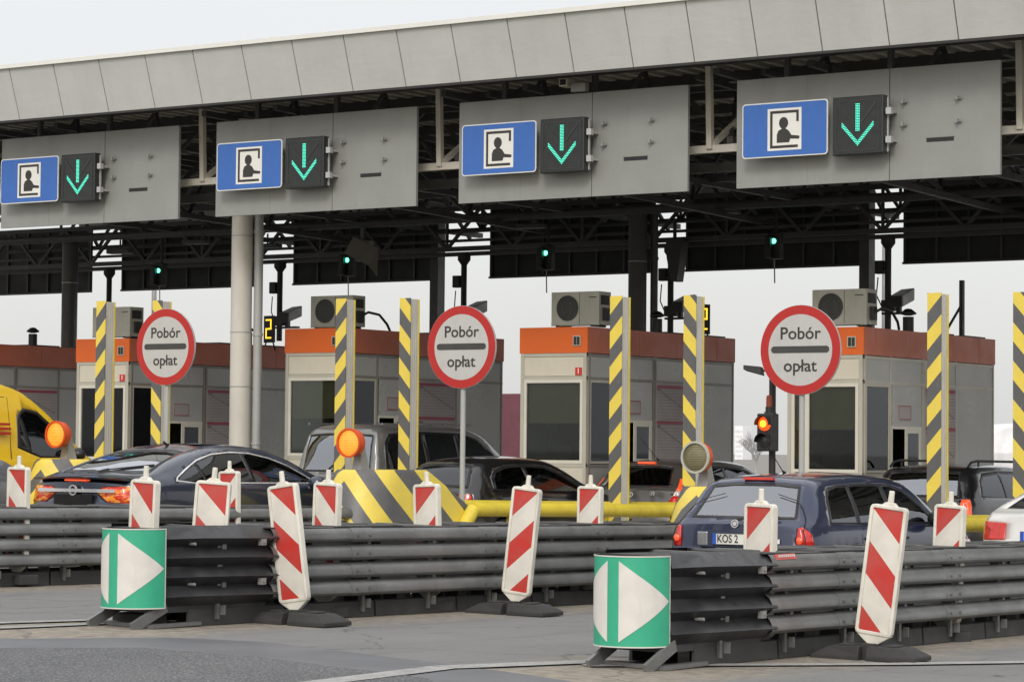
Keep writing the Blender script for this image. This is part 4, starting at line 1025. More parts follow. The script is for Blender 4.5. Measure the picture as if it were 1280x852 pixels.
# ------------------------------------------------------------------ camera poles hanging from the canopy
for k_, (y, zb, full, lab) in enumerate([(39.96, 4.7, False, 'behind the leftmost striped post'), (35.14, 3.8, True, 'just right of the white column'), (30.42, 3.8, True, 'above the middle round toll sign'), (25.62, 3.55, True, 'above the striped post by the middle booth'), (21.07, 3.55, True, 'above the rightmost booth')]):
    t = thing('camera_pole', 'black pole with a camera box ' + lab if full else 'short black pole ' + lab, 'camera pole', (43.5, y, zb), 0, 'camera poles hung from the canopy')
    h = 5.45 - zb
    mb = MB(); mb.cyl((0, 0, 0), (0, 0, h), .06, n=12); mb.lathe([(.06, h - .2), (.13, h - .1), (.13, h)], (0, 0, 0), 'z', 12); mb.build('pole', M_black, t, smooth=40)
    if full:
        b = 4.22 - zb
        mb = MB(); mb.add([(-.14, -.36, b - .04), (-.14, -.08, b - .04), (-.14, -.08, b + .16), (-.14, -.36, b + .18), (.24, -.42, b + .10), (.24, -.14, b + .10), (.24, -.14, b + .31), (.24, -.42, b + .33)],
                          [(0, 1, 2, 3), (7, 6, 5, 4), (0, 4, 5, 1), (1, 5, 6, 2), (2, 6, 7, 3), (3, 7, 4, 0)]); mb.build('housing', M_galv2, t, bevel=.02)
        mb = MB(); mb.box(-.165, -.142, -.35, -.09, b - .03, b + .155); mb.build('window', M_black, t)
        mb = MB(); mb.box(-.06, .06, -.5, .1, b - .16, b - .12); mb.box(-.04, .04, -.26, -.18, b - .12, b + .0); mb.box(-.08, .08, -.15, .1, b - .1, b + .1); mb.build('arm', M_black, t)
        mb = MB(); mb.box(-.07, .07, .07, .24, b + .58, b + .82); mb.box(-.02, .02, .0, .1, b + .66, b + .7); mb.build('box', M_black, t, bevel=.01)
        mb = MB(); pts = [(0, .2, b + .52), (.02, .24, b + .2), (0, .12, b - .02), (0, .02, b - .1)]
        for a, c in zip(pts[:-1], pts[1:]): mb.cyl(a, c, .012, n=6)
        mb.build('cable', M_black, t)
# angular panel near the fourth pole, floodlight left
t = thing('hanging_speaker', 'dark wedge-shaped box hanging beside a camera pole near the middle', 'box', (43.0, 25.3, 5.2))
mb = MB(); mb.prism([(-.02, -.45), (.10, -.45), (.22, .30), (.20, .36), (-.14, .34), (-.12, 0)], face, -.25, .0); mb.beam((.1, 0, .3), (.1, 0, .7), .05)
o = mb.build('case', M_steelg, t)
t = thing('hanging_floodlight', 'open grey floodlight box hanging under the second overhead board', 'floodlight', (41.6, 31.5, 5.35), .3)
mb = MB(); mb.add([(0, -.1, -.2), (0, .42, .05), (0, .22, .38), (0, -.3, .14), (.1, -.25, -.42), (.1, .1, .15)], [(0, 1, 2, 3), (0, 3, 4)]); mb.box(.02, .3, -.1, .2, -.1, .3); mb.beam((.15, .1, .3), (.15, .1, .75), .05); mb.build('case', mat('dull_olive', (.16, .155, .12), .6), t)
for k_, (x, y, z) in enumerate([(41.8, 38.1, 5.62), (41.8, 34.1, 5.6), (41.8, 27.7, 5.75), (41.8, 23.5, 5.85), (41.8, 36.0, 5.75)]):
    t = thing('canopy_lamp', 'flat unlit lamp fixed under the dark canopy pipes, ' + ['left of the white column', 'right of the white column', 'above the middle booth', 'above the rightmost sign', 'just right of the second green signal'][k_], 'lamp', (x, y, z), .2, 'flat lamps under the canopy')
    mb = MB(); mb.box(-.12, .12, -.28, .28, 0, .09); mb.beam((0, 0, .09), (0, 0, .3), .04); mb.build('fitting', M_steelg, t, bevel=.02)

#CARS#
# ------------------------------------------------------------------ cars
def pch(pts):
    xs = [p[0] for p in pts]; ys = [p[1] for p in pts]; n = len(xs)
    d = [(ys[i + 1] - ys[i]) / (xs[i + 1] - xs[i]) for i in range(n - 1)]
    mm = [d[0]] + [0 if d[i - 1] * d[i] <= 0 else 2 * d[i - 1] * d[i] / (d[i - 1] + d[i]) for i in range(1, n - 1)] + [d[-1]]
    def f(x):
        if x <= xs[0]: return ys[0]
        if x >= xs[-1]: return ys[-1]
        i = max(k for k in range(n - 1) if xs[k] <= x); h = xs[i + 1] - xs[i]; t = (x - xs[i]) / h
        return (2 * t ** 3 - 3 * t ** 2 + 1) * ys[i] + (t ** 3 - 2 * t ** 2 + t) * h * mm[i] + (-2 * t ** 3 + 3 * t ** 2) * ys[i + 1] + (t ** 3 - t ** 2) * h * mm[i + 1]
    return f
def paint_mat(name, c, metal=.35, rough=.32, dirt=.25):
    if name in MATS: return MATS[name]
    k = NB(name); k.set(Roughness=rough, Metallic=metal)
    k.b.inputs['Coat Weight'].default_value = 1; k.b.inputs['Coat Roughness'].default_value = .05
    sp = k.n('ShaderNodeSeparateXYZ'); k.l(k.tc.outputs['Object'], sp.inputs[0])
    low = k.rng(sp.outputs[2], .75, .25, 0, 1); nn = k.noise(4, 7)
    f = k.math('MULTIPLY', k.math('ADD', k.math('MULTIPLY', low, .6), .08), k.rng(nn, .3, .7, .3, 1.0))
    k.base(k.mix(k.math('MULTIPLY', f, dirt / .25), c, (.16, .145, .12)))
    k.l(k.rng(f, 0, .5, .04, .35), k.b.inputs['Coat Roughness'])
    MATS[name] = k.m; return k.m
def inpoly(p, poly):
    x, y = p; c = False; n = len(poly)
    for i in range(n):
        (x1, y1), (x2, y2) = poly[i], poly[(i + 1) % n]
        if (y1 > y) != (y2 > y) and x < (x2 - x1) * (y - y1) / (y2 - y1) + x1: c = not c
    return c
def inset(poly, d):
    n = len(poly); out_ = []
    A = sum(poly[i][0] * poly[(i + 1) % n][1] - poly[(i + 1) % n][0] * poly[i][1] for i in range(n))
    sg = 1 if A > 0 else -1
    for i in range(n):
        p0, p1, p2 = Vector(poly[i - 1]), Vector(poly[i]), Vector(poly[(i + 1) % n])
        e1 = (p1 - p0).normalized(); e2 = (p2 - p1).normalized()
        n1 = Vector((-e1.y, e1.x)) * sg; n2 = Vector((-e2.y, e2.x)) * sg
        b = (n1 + n2); q = b / max(.3, b.length_squared) * 2 * d * (1 if b.length_squared > .6 else .8)
        out_.append(tuple(p1 + q))
    return out_
def car(name, label, cat, loc, yaw, S, group=None):
    """S: profile dictionary; local x runs from the tail (0) to the nose (L)"""
    t = thing(name, label, cat, loc, yaw, group, S.get('roll', 0))
    L = S['L']; top = pch(S['top']); belt = pch(S['belt']); W = pch(S['W']); tum = S.get('tum', .42)
    xr = pch(S.get('xr', [(.2, .05), (.35, 0), (.6, 0), (.9, .06), (1.2, .08)])); xf = pch(S.get('xf', [(.2, .1), (.35, 0), (.55, 0), (.8, .12), (1.2, .2)]))
    N = S.get('N', 64); xs = []
    for i in range(N + 1):
        u = i / N; xs.append(L * (u - .09 * math.sin(2 * PI * u) / (1) * .9))
    xs = sorted(set([0, .03, .07, .12] + [x for x in xs if x > .15 and x < L - .15] + [L - .12, L - .07, L - .03, L]))
    def section(x):
        w = W(x); zl = belt(x); zt = max(top(x), zl + .012); gh = zt - zl; wb = w - .035
        yr = wb - gh * tum; e = min(.085, gh * .42); zb = .2
        pts = [(0, zb), (w * .8, zb), (w - .03, zb + .05), (w - .012, zb + .16), (w, zb + .32), (w, zl - .2), (w - .006, zl - .1), (w - .018, zl - .035), (wb, zl)]
        for q in (.25, .5, .75, 1): 
            zz = zl + (gh - e) * q; bl = .018 * math.sin(PI * q) * min(1, gh / .3); pts.append((wb + (yr - wb) * q + bl, zz))
        r = min(.13, max(.02, gh * .5))
        pts += [(yr - r * .22, zt - e * .62), (yr - r * .6, zt - e * .30), (yr - r * 1.15, zt - e * .10), (yr * .55, zt - e * .0), (yr * .27, zt + .012), (0, zt + .016)]
        return [(a, max(b, zb)) for a, b in pts]
    ns = len(section(1.0)); bm = bmesh.new()
    tg = bm.faces.layers.int.new('tag'); grid = []
    for x in xs:
        sec = section(x); row = []
        for k_, (y, z) in enumerate(sec):
            xx = x + xr(z) * max(0, 1 - x / .55) - xf(z) * max(0, 1 - (L - x) / .7)
            row.append((xx, y, z))
        grid.append(row)
    def V(p): return bm.verts.new(p)
    R_ = [[V((x, -y, z)) for x, y, z in row] for row in grid]
    Lf = [[R_[i][k_] if grid[i][k_][1] == 0 else V((x, y, z)) for k_, (x, y, z) in enumerate(row)] for i, row in enumerate(grid)]
    for i in range(len(xs) - 1):
        for k_ in range(ns - 1):
            for A, fl in ((R_, 0), (Lf, 1)):
                q = [A[i][k_], A[i + 1][k_], A[i + 1][k_ + 1], A[i][k_ + 1]]
                if fl: q.reverse()
                try: bm.faces.new(q)
                except ValueError: pass
    nc = 12
    for end in (0, len(xs) - 1):
        sg = -1 if end == 0 else 1; bul = S.get('bulge', .11); rows = []
        for k_ in range(ns):
            x, y, z = grid[end][k_]; row = []
            bump = .07 * math.exp(-((z - .47) / .14) ** 4)
            for j in range(nc + 1):
                s_ = -1 + 2 * j / nc
                if j == 0: row.append(R_[end][k_])
                elif j == nc: row.append(Lf[end][k_])
                elif y < 1e-6: row.append(R_[end][k_])
                else: row.append(V((x + sg * (bul + bump) * (1 - abs(s_) ** 2.6), y * s_, z + (0 if k_ < ns - 6 else .012 * (1 - s_ * s_)))))
            rows.append(row)
        for k_ in range(ns - 1):
            for j in range(nc):
                q = [rows[k_][j], rows[k_][j + 1], rows[k_ + 1][j + 1], rows[k_ + 1][j]]
                u = []
                for v in q:
                    if v not in u: u.append(v)
                if len(u) > 2:
                    if end == 0: u.reverse()
                    try: bm.faces.new(u)
                    except ValueError: pass
    bmesh.ops.remove_doubles(bm, verts=bm.verts, dist=.0008)
    bmesh.ops.recalc_face_normals(bm, faces=bm.faces)
    cc = Vector((L / 2, 0, .75)); sc_ = 0
    for f in bm.faces: c = f.calc_center_median() - cc; sc_ += f.normal.dot(Vector((c.x / L, c.y, c.z))) * f.calc_area()
    if sc_ < 0: bmesh.ops.reverse_faces(bm, faces=bm.faces)
    bm.normal_update()
    for f in bm.faces: f[tg] = 0
    parts = {0: ('body', S['paint'], None)}; cnt = [0]
    def cut(poly, axis, filt, tagname, mt, src=None, par=None):
        poly = [tuple(p) for p in poly]; n = len(poly)
        A = sum(poly[i][0] * poly[(i + 1) % n][1] - poly[(i + 1) % n][0] * poly[i][1] for i in range(n))
        if A < 0: poly = poly[::-1]
        lo = [min(p[k] for p in poly) - .25 for k in (0, 1)]; hi = [max(p[k] for p in poly) + .25 for k in (0, 1)]
        pj = (lambda c: (c.x, c.z)) if axis == 'y' else (lambda c: (c.y, c.z))
        def ok(f):
            c = f.calc_center_median(); a, b = pj(c)
            return lo[0] < a < hi[0] and lo[1] < b < hi[1] and filt(c, f.normal) and (src is None or f[tg] in src)
        for i in range(n):
            p, q = poly[i], poly[(i + 1) % n]; ex, ez = q[0] - p[0], q[1] - p[1]
            if axis == 'y': co, no = (p[0], 0, p[1]), (ez, 0, -ex)
            else: co, no = (0, p[0], p[1]), (0, ez, -ex)
            fs = [f for f in bm.faces if ok(f)]
            geom = list({v for f in fs for v in f.verts}) + list({e_ for f in fs for e_ in f.edges}) + fs
            bmesh.ops.bisect_plane(bm, geom=geom, plane_co=co, plane_no=no, dist=1e-5)
        bm.normal_update(); cnt[0] += 1; c_ = cnt[0]; parts[c_] = (tagname, mt, par)
        for f in bm.faces:
            if ok(f) and inpoly(pj(f.calc_center_median()), poly): f[tg] = c_
        return c_
    side = lambda sg, nz_=.2: (lambda c, n: c.y * sg > .25 and n.y * sg > nz_)
    # wheel arches
    wx = S['wheels']; wr = S.get('wr', .31)
    for sg in (-1, 1):
        for x in wx: cut([(x + (wr + .055) * math.cos(a), wr + .01 + (wr + .055) * math.sin(a)) for a in [2 * PI * q / 20 for q in range(20)]], 'y', side(sg, -.2), 'REMOVE', None)
    # glass
    glazed = []
    for sg in (-1, 1):
        outer = S['dlo']
        src = None
        if S.get('chrome'):
            c0 = cut(outer, 'y', side(sg), 'window_chrome', M_chrome); src = [c0]; outer = inset(outer, .016)
        c1 = cut(outer, 'y', side(sg), 'window_surround', M_trim, src)
        for wnd in S['side_windows']: glazed.append(cut(wnd, 'y', side(sg), 'side_window', S.get('glass', G_car), [c1]))
    rw = S['rear_window']; xl = S.get('rw_x', 1.6)
    rc = cut(rw, 'x', lambda c, n: c.x < xl and n.x < -.08 and c.z > .6, 'rear_window_surround', M_trim, [0]); glazed.append(cut(inset(rw, .028), 'x', lambda c, n: c.x < xl and n.x < -.08 and c.z > .6, 'rear_window', S.get('rglass', G_rear), [rc]))
    ws = S['windscreen']; xw = S.get('ws_x', L * .5)
    wc = cut(ws, 'x', lambda c, n: c.x > xw and n.x > .12, 'windscreen_surround', M_trim, [0]); glazed.append(cut(inset(ws, .03), 'x', lambda c, n: c.x > xw and n.x > .12, 'windscreen', G_car, [wc]))
    # lights
    for lp in S['lights']:
        kind, poly, xm, mt, nm = lp
        for sg in (-1, 1):
            if 's' in kind and sg == 1 and kind[0] != 'b': pass
            if kind == 'rear': cut([(p[0] * sg, p[1]) for p in poly], 'x', lambda c, n: c.x < xm and -n.x > abs(n.y), nm, mt, [0])
            elif kind == 'side': cut(poly, 'y', lambda c, n: c.y * sg > .3 and c.x < xm and n.y * sg >= abs(n.x), nm, mt, [0])
            elif kind == 'front': cut([(p[0] * sg, p[1]) for p in poly], 'x', lambda c, n: c.x > L - xm and n.x > .02, nm, mt, [0])
            elif kind == 'mid' and sg == -1: cut(poly, 'x', lambda c, n: c.x < xm and n.x < .3, nm, mt)
    # bumper strip lower body
    by = {}
    for f in bm.faces: by.setdefault(f[tg], []).append(f)
    bodyobj = None; objs = {}
    for k_ in sorted(by):
        nm, mt, _ = parts[k_]
        if nm == 'REMOVE': continue
        me = bpy.data.meshes.new(nm); vm = {}; vs = []; fs = []
        push = 0.0
        if nm in ('tail_light', 'indicator', 'brake_light', 'headlamp', 'reflector', 'reversing_light'): push = .008
        if k_ in glazed: push = -.004
        for f in by[k_]:
            idx = []
            for v in f.verts:
                if v not in vm: vm[v] = len(vs); vs.append(v.co + v.normal * push)
                idx.append(vm[v])
            fs.append(idx)
        me.from_pydata([tuple(v) for v in vs], [], fs); me.materials.append(mt)
        o = bpy.data.objects.new(nm, me); COL.objects.link(o); o.parent = t
        me.polygons.foreach_set('use_smooth', [True] * len(me.polygons)); me.set_sharp_from_angle(angle=math.radians(38))
        if k_ == 0:
            me.materials.append(M_carint); sm = o.modifiers.new('shell', 'SOLIDIFY'); sm.thickness = .022; sm.offset = -1; sm.material_offset = 1; sm.material_offset_rim = 0; bodyobj = o
        elif k_ not in glazed:
            me.materials.append(M_carint); sm = o.modifiers.new('shell', 'SOLIDIFY'); sm.thickness = .02; sm.offset = -1; sm.material_offset = 1 if 'surround' in nm else 0
    bm.free()
    def ys(x, z):
        sec = section(x)
        for (y0, z0), (y1, z1) in zip(sec[2:], sec[3:]):
            if z0 <= z <= z1 and z1 > z0: return y0 + (y1 - y0) * (z - z0) / (z1 - z0)
        return sec[8][0]
    # door seams
    for sg in (-1, 1):
        for ln in S['seams']:
            mb = MB()
            for (a, b), (c, d) in zip(ln[:-1], ln[1:]):
                for q in range(4):
                    x0, z0 = a + (c - a) * q / 4, b + (d - b) * q / 4; x1, z1 = a + (c - a) * (q + 1) / 4, b + (d - b) * (q + 1) / 4
                    mb.beam((x0, sg * (ys(x0, z0) - .001), z0), (x1, sg * (ys(x1, z1) - .001), z1), .007)
            mb.build('panel_gap', M_trim, t)
        for (x, z) in S['handles']:
            mb = MB(); y = ys(x, z) * sg; mb.box(x - .09, x + .09, min(y, y + .03 * sg), max(y, y + .03 * sg), z - .014, z + .014); mb.build('door_handle', S.get('handle_mat', S['paint']), t, bevel=.008)
        mx_, mz = S['mirror']; mb = MB(); y = ys(mx_, mz) * sg
        mb.lathe([(0, -.09), (.05, -.085), (.085, -.04), (.09, .02), (.08, .05), (0, .055)], (mx_ - .02, y + sg * .13, mz + .03), 'x', 14); mb.v = [(a, y + sg * .13 + (b - y - sg * .13) * 1.25, c) for a, b, c in mb.v]
        mb.beam((mx_, y - sg * .02, mz - .03), (mx_, y + sg * .08, mz + .0), .05, .04); mb.build('mirror', S.get('mirror_mat', S['paint']), t, smooth=50)
    for sg in (-1, 1):
        for x in wx:
            yw = (W(x) - .10) * sg; mb = MB()
            mb.lathe([(wr * .62, -.09), (wr * .93, -.1), (wr, -.07), (wr, .07), (wr * .93, .1), (wr * .62, .09)], (x, yw, wr), 'y', 30); wh = mb.build('wheel', M_tyre, t, smooth=35)
            mb = MB(); f = .085 * sg
            mb.lathe([(wr * .64, f), (wr * .6, f), (wr * .57, f * .4), (0, f * .3)], (x, yw, wr), 'y', 30)
            for q in range(5):
                a = 2 * PI * q / 5; mb.beam((x, yw + f * .8, wr), (x + wr * .6 * math.cos(a), yw + f * .9, wr + wr * .6 * math.sin(a)), .05, .03)
            mb.build('rim', M_rim, wh, smooth=35)
            mb = MB(); mb.cyl((x, yw - sg * .12, wr + .02), (x, yw - sg * .11, wr + .02), wr + .06, n=20); mb.build('wheel_well', M_black, t)
    # interior
    zb = belt(L * .5); mb = MB(); hw = W(L * .5)
    mb.box(L * .16, L * .74, -hw + .1, hw - .1, .26, .34); mb.box(.25, L * .24, -hw + .12, hw - .12, zb - .12, zb - .08); mb.box(L * .70, L * .80, -hw + .12, hw - .12, .5, zb - .02); mb.build('cabin_floor', M_carint, t)
    for sx, wdt in ((S.get('seat_f', L * .52), None), (S.get('seat_r', L * .30), 1)):
        for sg in (-1, 1):
            mb = MB(); y0 = sg * hw * .42; hwid = .23 if not wdt else hw * .38
            mb.box(sx, sx + .5, y0 - hwid, y0 + hwid, .34, .5)
            mb.add([(sx - .02, y0 - hwid, .45), (sx - .02, y0 + hwid, .45), (sx + .12, y0 + hwid, .45), (sx + .12, y0 - hwid, .45), (sx - .22, y0 - hwid * .82, zb + .14), (sx - .22, y0 + hwid * .82, zb + .14), (sx - .13, y0 + hwid * .82, zb + .14), (sx - .13, y0 - hwid * .82, zb + .14)],
                   [(0, 1, 2, 3), (7, 6, 5, 4), (0, 4, 5, 1), (1, 5, 6, 2), (2, 6, 7, 3), (3, 7, 4, 0)])
            mb.box(sx - .25, sx - .17, y0 - .12, y0 + .12, zb + .17, zb + .32); mb.build('seat', M_seat, t, bevel=.03)
    mb = MB(); sx = S.get('seat_f', L * .52) + .62
    mb.ring([(a, b) for a, b in circ(.19, 24)], [(a, b) for a, b in circ(.165, 24)], lambda a, b, d: (sx + d + b * .35, hw * .42 + a, zb + .02 + b), 0, .02); mb.build('steering_wheel', M_black, t)
    return t, ys, section
def rear_text(t, s, size, x, y, z, mt, name='badge', sx=.9): return text_mesh(s, size, mt, name, t, (x, y, z), sx=sx)
def plate(t, x, z, txt, y=0, shade=None, big=True):
    mb = MB(); mb.box(x, x + .01, y - .26, y + .26, z - .057, z + .057); p = mb.build('licence_plate', M_plate, t)
    mb = MB(); mb.box(x - .003, x - .0005, y + .215, y + .257, z - .053, z + .053); mb.build('euro_band', M_plateb, p)
    mb = MB(); mb.ring([(-.26, -.057), (.26, -.057), (.26, .057), (-.26, .057)], [(-.255, -.052), (.255, -.052), (.255, .052), (-.255, .052)], lambda a, b, d: (x - d, y - a, z + b), .001, .003); mb.build('plate_border', M_ink, p)
    text_mesh(txt, .112, M_ink, 'plate_lettering', p, (x - .003, y + .205, z), align='LEFT', sx=.80, off=.0008)
    return p

WS = lambda hw0, z0, hw1, z1: [(-hw0, z0), (hw0, z0), (hw1, z1), (hw1 * .5, z1 + .025), (-hw1 * .5, z1 + .025), (-hw1, z1)]
# --- dark saloon
P_ins = paint_mat('paint_graphite_blue', (.028, .037, .062), .5, dirt=.12)
S = dict(L=4.83, paint=P_ins, chrome=True, wheels=(1.02, 3.76), wr=.335, tum=.47, mirror_mat=P_ins,
    top=[(0, 1.03), (.10, 1.09), (.22, 1.11), (.42, 1.165), (.80, 1.295), (1.25, 1.415), (1.65, 1.482), (2.0, 1.495), (2.5, 1.46), (2.9, 1.36), (3.25, 1.21), (3.62, 1.04), (4.1, .975), (4.5, .87), (4.83, .70)],
    belt=[(0, 1.0), (.3, 1.04), (1.0, 1.03), (2.0, .99), (3.2, .955), (3.9, .92), (4.4, .82), (4.83, .64)],
    W=[(0, .76), (.06, .80), (.2, .865), (.5, .905), (1.2, .928), (3.4, .925), (4.2, .89), (4.6, .78), (4.83, .60)],
    dlo=[(.70, 1.06), (.74, 1.11), (.92, 1.20), (1.2, 1.315), (1.5, 1.385), (1.85, 1.412), (2.2, 1.402), (2.55, 1.345), (2.85, 1.255), (3.2, 1.09), (3.25, 1.02), (1.0, 1.03)],
    side_windows=[[(.75, 1.065), (.79, 1.105), (.95, 1.185), (1.12, 1.25), (1.2, 1.045), (1.0, 1.045)], [(1.25, 1.045), (1.17, 1.275), (1.5, 1.36), (1.85, 1.388), (2.02, 1.385), (2.05, 1.035)], [(2.12, 1.035), (2.09, 1.382), (2.2, 1.378), (2.52, 1.325), (2.82, 1.235), (3.13, 1.09), (3.17, 1.035)]],
    rear_window=WS(.66, 1.15, .50, 1.405), rw_x=1.6, windscreen=WS(.72, 1.06, .56, 1.40), ws_x=2.6, glass=G_cardark,
    lights=[('rear', [(.34, .915), (.40, .985), (.98, 1.005), (.98, .80), (.50, .81)], .5, M_tamb, 'tail_light'), ('side', [(-.2, .81), (.16, .86), (.25, .97), (-.2, .995)], .5, M_tamb, 'tail_light'),
            ('front', [(.45, .62), (.9, .66), (.9, .76), (.5, .72)], .6, M_tclear, 'headlamp')],
    seams=[[(1.42, 1.0), (1.30, .75), (1.42, .5), (1.75, .32), (2.2, .3)], [(2.07, 1.0), (2.1, .3)], [(3.3, .98), (3.3, .55), (3.2, .3)], [(2.2, .3), (3.2, .3)]],
    handles=[(1.55, .86), (2.45, .84)], mirror=(3.12, 1.0))
ix, iy = 22.62, 21.2
t, ys, sec = car('dark_saloon', 'dark graphite fastback saloon with a chrome tailgate bar and lit amber tail lights', 'car', (ix, iy, G(ix, iy)), math.radians(-1), S)
t.scale = (1, 1, .985)
mb = MB()
for k_ in range(24):
    a0, a1 = -.60 + 1.2 * k_ / 24, -.60 + 1.2 * (k_ + 1) / 24
    xo = lambda a: .035 - .115 * (1 - abs(a / .80) ** 2.6) - .012
    mb.beam((xo(a0), a0, .945), (xo(a1), a1, .945), .03, .038)
mb.build('chrome_bar', M_chrome, t, smooth=50)
mb = MB(); mb.ring(circ(.062, 32), circ(.047, 32), lambda a, b, d: (-.085 - d, -a, .948 + b), 0, .018); mb.prism([(-.055, .004), (.0, .022), (.0, .002), (.06, .0), (.0, -.022), (.0, -.002)], lambda a, b, d: (-.085 - d, -a, .948 + b), .004, .014); mb.build('emblem', M_chrome, t)
mb = MB(); mb.prism(circ(.047, 24), lambda a, b, d: (-.085 - d, -a, .948 + b), 0, .003); mb.build('emblem_field', M_trim, t)
mb = MB(); mb.box(-.035, .03, -.17, .17, 1.055, 1.072); mb.v = [(a - .025, b, c) for a, b, c in mb.v]; mb.build('brake_light', M_brk, t)
mb = MB()    # spoiler lip
vs = []
for k_ in range(17):
    s_ = -1 + k_ / 8; y = .70 * s_; xx = -.07 * (1 - abs(s_) ** 2.6); zz = 1.10 - .02 * s_ * s_
    vs += [(xx - .035, y, zz + .004), (xx + .22, y, zz + .018), (xx + .22, y, zz - .02), (xx - .01, y, zz - .018)]
fs = []
for k_ in range(16): o = k_ * 4; fs += [(o + q, o + (q + 1) % 4, o + 4 + (q + 1) % 4, o + 4 + q) for q in range(4)]
mb.add(vs, fs + [(0, 1, 2, 3), (67, 66, 65, 64)]); mb.build('spoiler', P_ins, t, smooth=50)
mb = MB(); mb.box(-.10, -.07, -.30, .30, .78, .90); mb.build('plate_recess', M_trim, t)
mb = MB(); mb.beam((.40, .02, 1.18), (.66, -.56, 1.25), .016); mb.beam((.37, .05, 1.16), (.44, -.05, 1.19), .03); mb.build('wiper', M_black, t)
mb = MB(); mb.beam((1.55, 0, 1.45), (1.42, 0, 1.52), .012, .03); mb.build('antenna', M_black, t)
mb = MB(); mb.box(1.62, 2.05, -.36, .36, 1.494, 1.500); mb.build('sunroof', M_trim, t, bevel=.003)

# --- dark blue estate
P_est = paint_mat('paint_navy', (.010, .019, .060), .4, dirt=.2)
S = dict(L=4.22, paint=P_est, wheels=(.78, 3.26), wr=.30, tum=.34, mirror_mat=M_trim, bulge=.08, handle_mat=M_trim,
    top=[(0, .94), (.10, 1.02), (.26, 1.20), (.42, 1.365), (.55, 1.41), (.9, 1.437), (1.6, 1.455), (2.2, 1.435), (2.55, 1.37), (2.9, 1.18), (3.2, .99), (3.6, .91), (4.0, .80), (4.22, .66)],
    belt=[(0, .90), (.4, .925), (1.5, .915), (2.8, .885), (3.3, .85), (3.9, .74), (4.22, .6)],
    W=[(0, .745), (.06, .775), (.2, .80), (.5, .818), (3.0, .822), (3.7, .79), (4.05, .70), (4.22, .56)],
    xr=[(.2, .03), (.35, -.02), (.6, -.02), (.68, .03), (.95, .05), (1.4, .06)],
    dlo=[(.50, .96), (.56, 1.18), (.66, 1.30), (.9, 1.345), (1.6, 1.36), (2.1, 1.345), (2.38, 1.285), (2.72, 1.10), (2.9, .975), (2.9, .925)],
    side_windows=[[(.56, .975), (.62, 1.20), (.72, 1.285), (.92, 1.318), (1.10, 1.324), (1.10, .965)], [(1.18, .965), (1.18, 1.33), (1.6, 1.335), (1.84, 1.325), (1.86, .955)], [(1.94, .955), (1.93, 1.325), (2.1, 1.318), (2.34, 1.262), (2.66, 1.09), (2.8, .98), (2.8, .945)]],
    rear_window=WS(.60, 1.00, .50, 1.335), rw_x=.7, windscreen=WS(.64, .99, .5, 1.345), ws_x=2.2, glass=glass('clear_side_glass', (.62, .66, .64), fac=.04),
    lights=[('rear', [(.655, .72), (.665, .92), (.9, .93), (.9, .72)], .45, M_tred, 'tail_light'), ('side', [(-.2, .72), (.15, .72), (.13, .86), (.06, .93), (-.2, .93)], .45, M_tred, 'tail_light'),
            ('front', [(.36, .58), (.8, .6), (.8, .74), (.4, .70)], .6, M_tclear, 'headlamp')],
    seams=[[(1.14, .92), (1.12, .55), (1.2, .3), (1.88, .28)], [(1.9, .92), (1.9, .28)], [(2.92, .88), (2.9, .45), (2.8, .28)], [(1.9, .28), (2.8, .28)], [(.30, 1.25), (.14, 1.0), (.03, .9), (.03, .62)]],
    handles=[(1.3, .80), (2.05, .79)], mirror=(2.72, .95))
ex, ey = 22.1, 12.27
t, ys, sec = car('blue_estate', 'dark blue estate car with fish stickers on the tailgate, behind the nearest barrier', 'car', (ex, ey, G(ex, ey)), math.radians(-.5), S)
t.scale = (.96, .95, .945)
mb = MB(); mb.box(.33, .37, -.17, .17, 1.385, 1.412); mb.v = [(a + .09, b, c + .005) for a, b, c in mb.v]; mb.build('brake_light', mat('brake_dim', (.55, .05, .035), .4), t)
mb = MB(); mb.cyl((1.05, .05, 1.455), (.72, .05, 1.72), .006, .003, n=6); mb.cyl((1.10, .05, 1.44), (1.03, .05, 1.475), .022, .012, n=10); mb.build('antenna', M_black, t)
mb = MB(); mb.box(-.06, -.01, -.40, .42, .72, .88); mb.build('plate_recess', mat('recess_blue', (.02, .03, .06), .5), t)
mb = MB(); mb.box(-.068, -.03, .30, .42, .73, .87); mb.build('tailgate_trim', M_rim, t, bevel=.01)
plate(t, -.075, .80, 'KOS 2', -.02)
mb = MB(); mb.ring(circ(.042, 26), circ(.033, 26), lambda a, b, d: (-.04 - d, -a, .955 + b), 0, .012); mb.prism(circ(.024, 20), lambda a, b, d: (-.04 - d, -a, .955 + b), 0, .01); mb.build('emblem', M_chrome, t)
mb = MB()     # two crossing arcs: the fish
for sg in (-1, 1):
    p = [(-.07 + .15 * q / 10, sg * (.028 * math.sin(PI * min(1, q / 8)) - (.022 if q == 10 else .011 if q == 9 else 0))) for q in range(11)]
    for a, b in zip(p[:-1], p[1:]): mb.beam((-.028, -.37 - a[0], .865 + a[1]), (-.028, -.37 - b[0], .865 + b[1]), .006)
mb.build('fish_sticker', M_white2, t)
mb = MB(); mb.box(-.032, -.03, -.50, -.36, .765, .81); mb.build('white_sticker', M_white2, t)
for sg in (-1, 1):
    mb = MB(); mb.lathe([(0, -.012), (.03, -.006), (.035, 0)], (.0, sg * .70, .80), 'x', 14); mb.build('brake_bulb', M_tlit, t, smooth=40)
mb = MB(); mb.beam((.03, .02, .995), (.10, -.42, 1.03), .014); mb.beam((.0, .05, .985), (.05, -.03, 1.0), .03); mb.build('wiper', M_black, t)

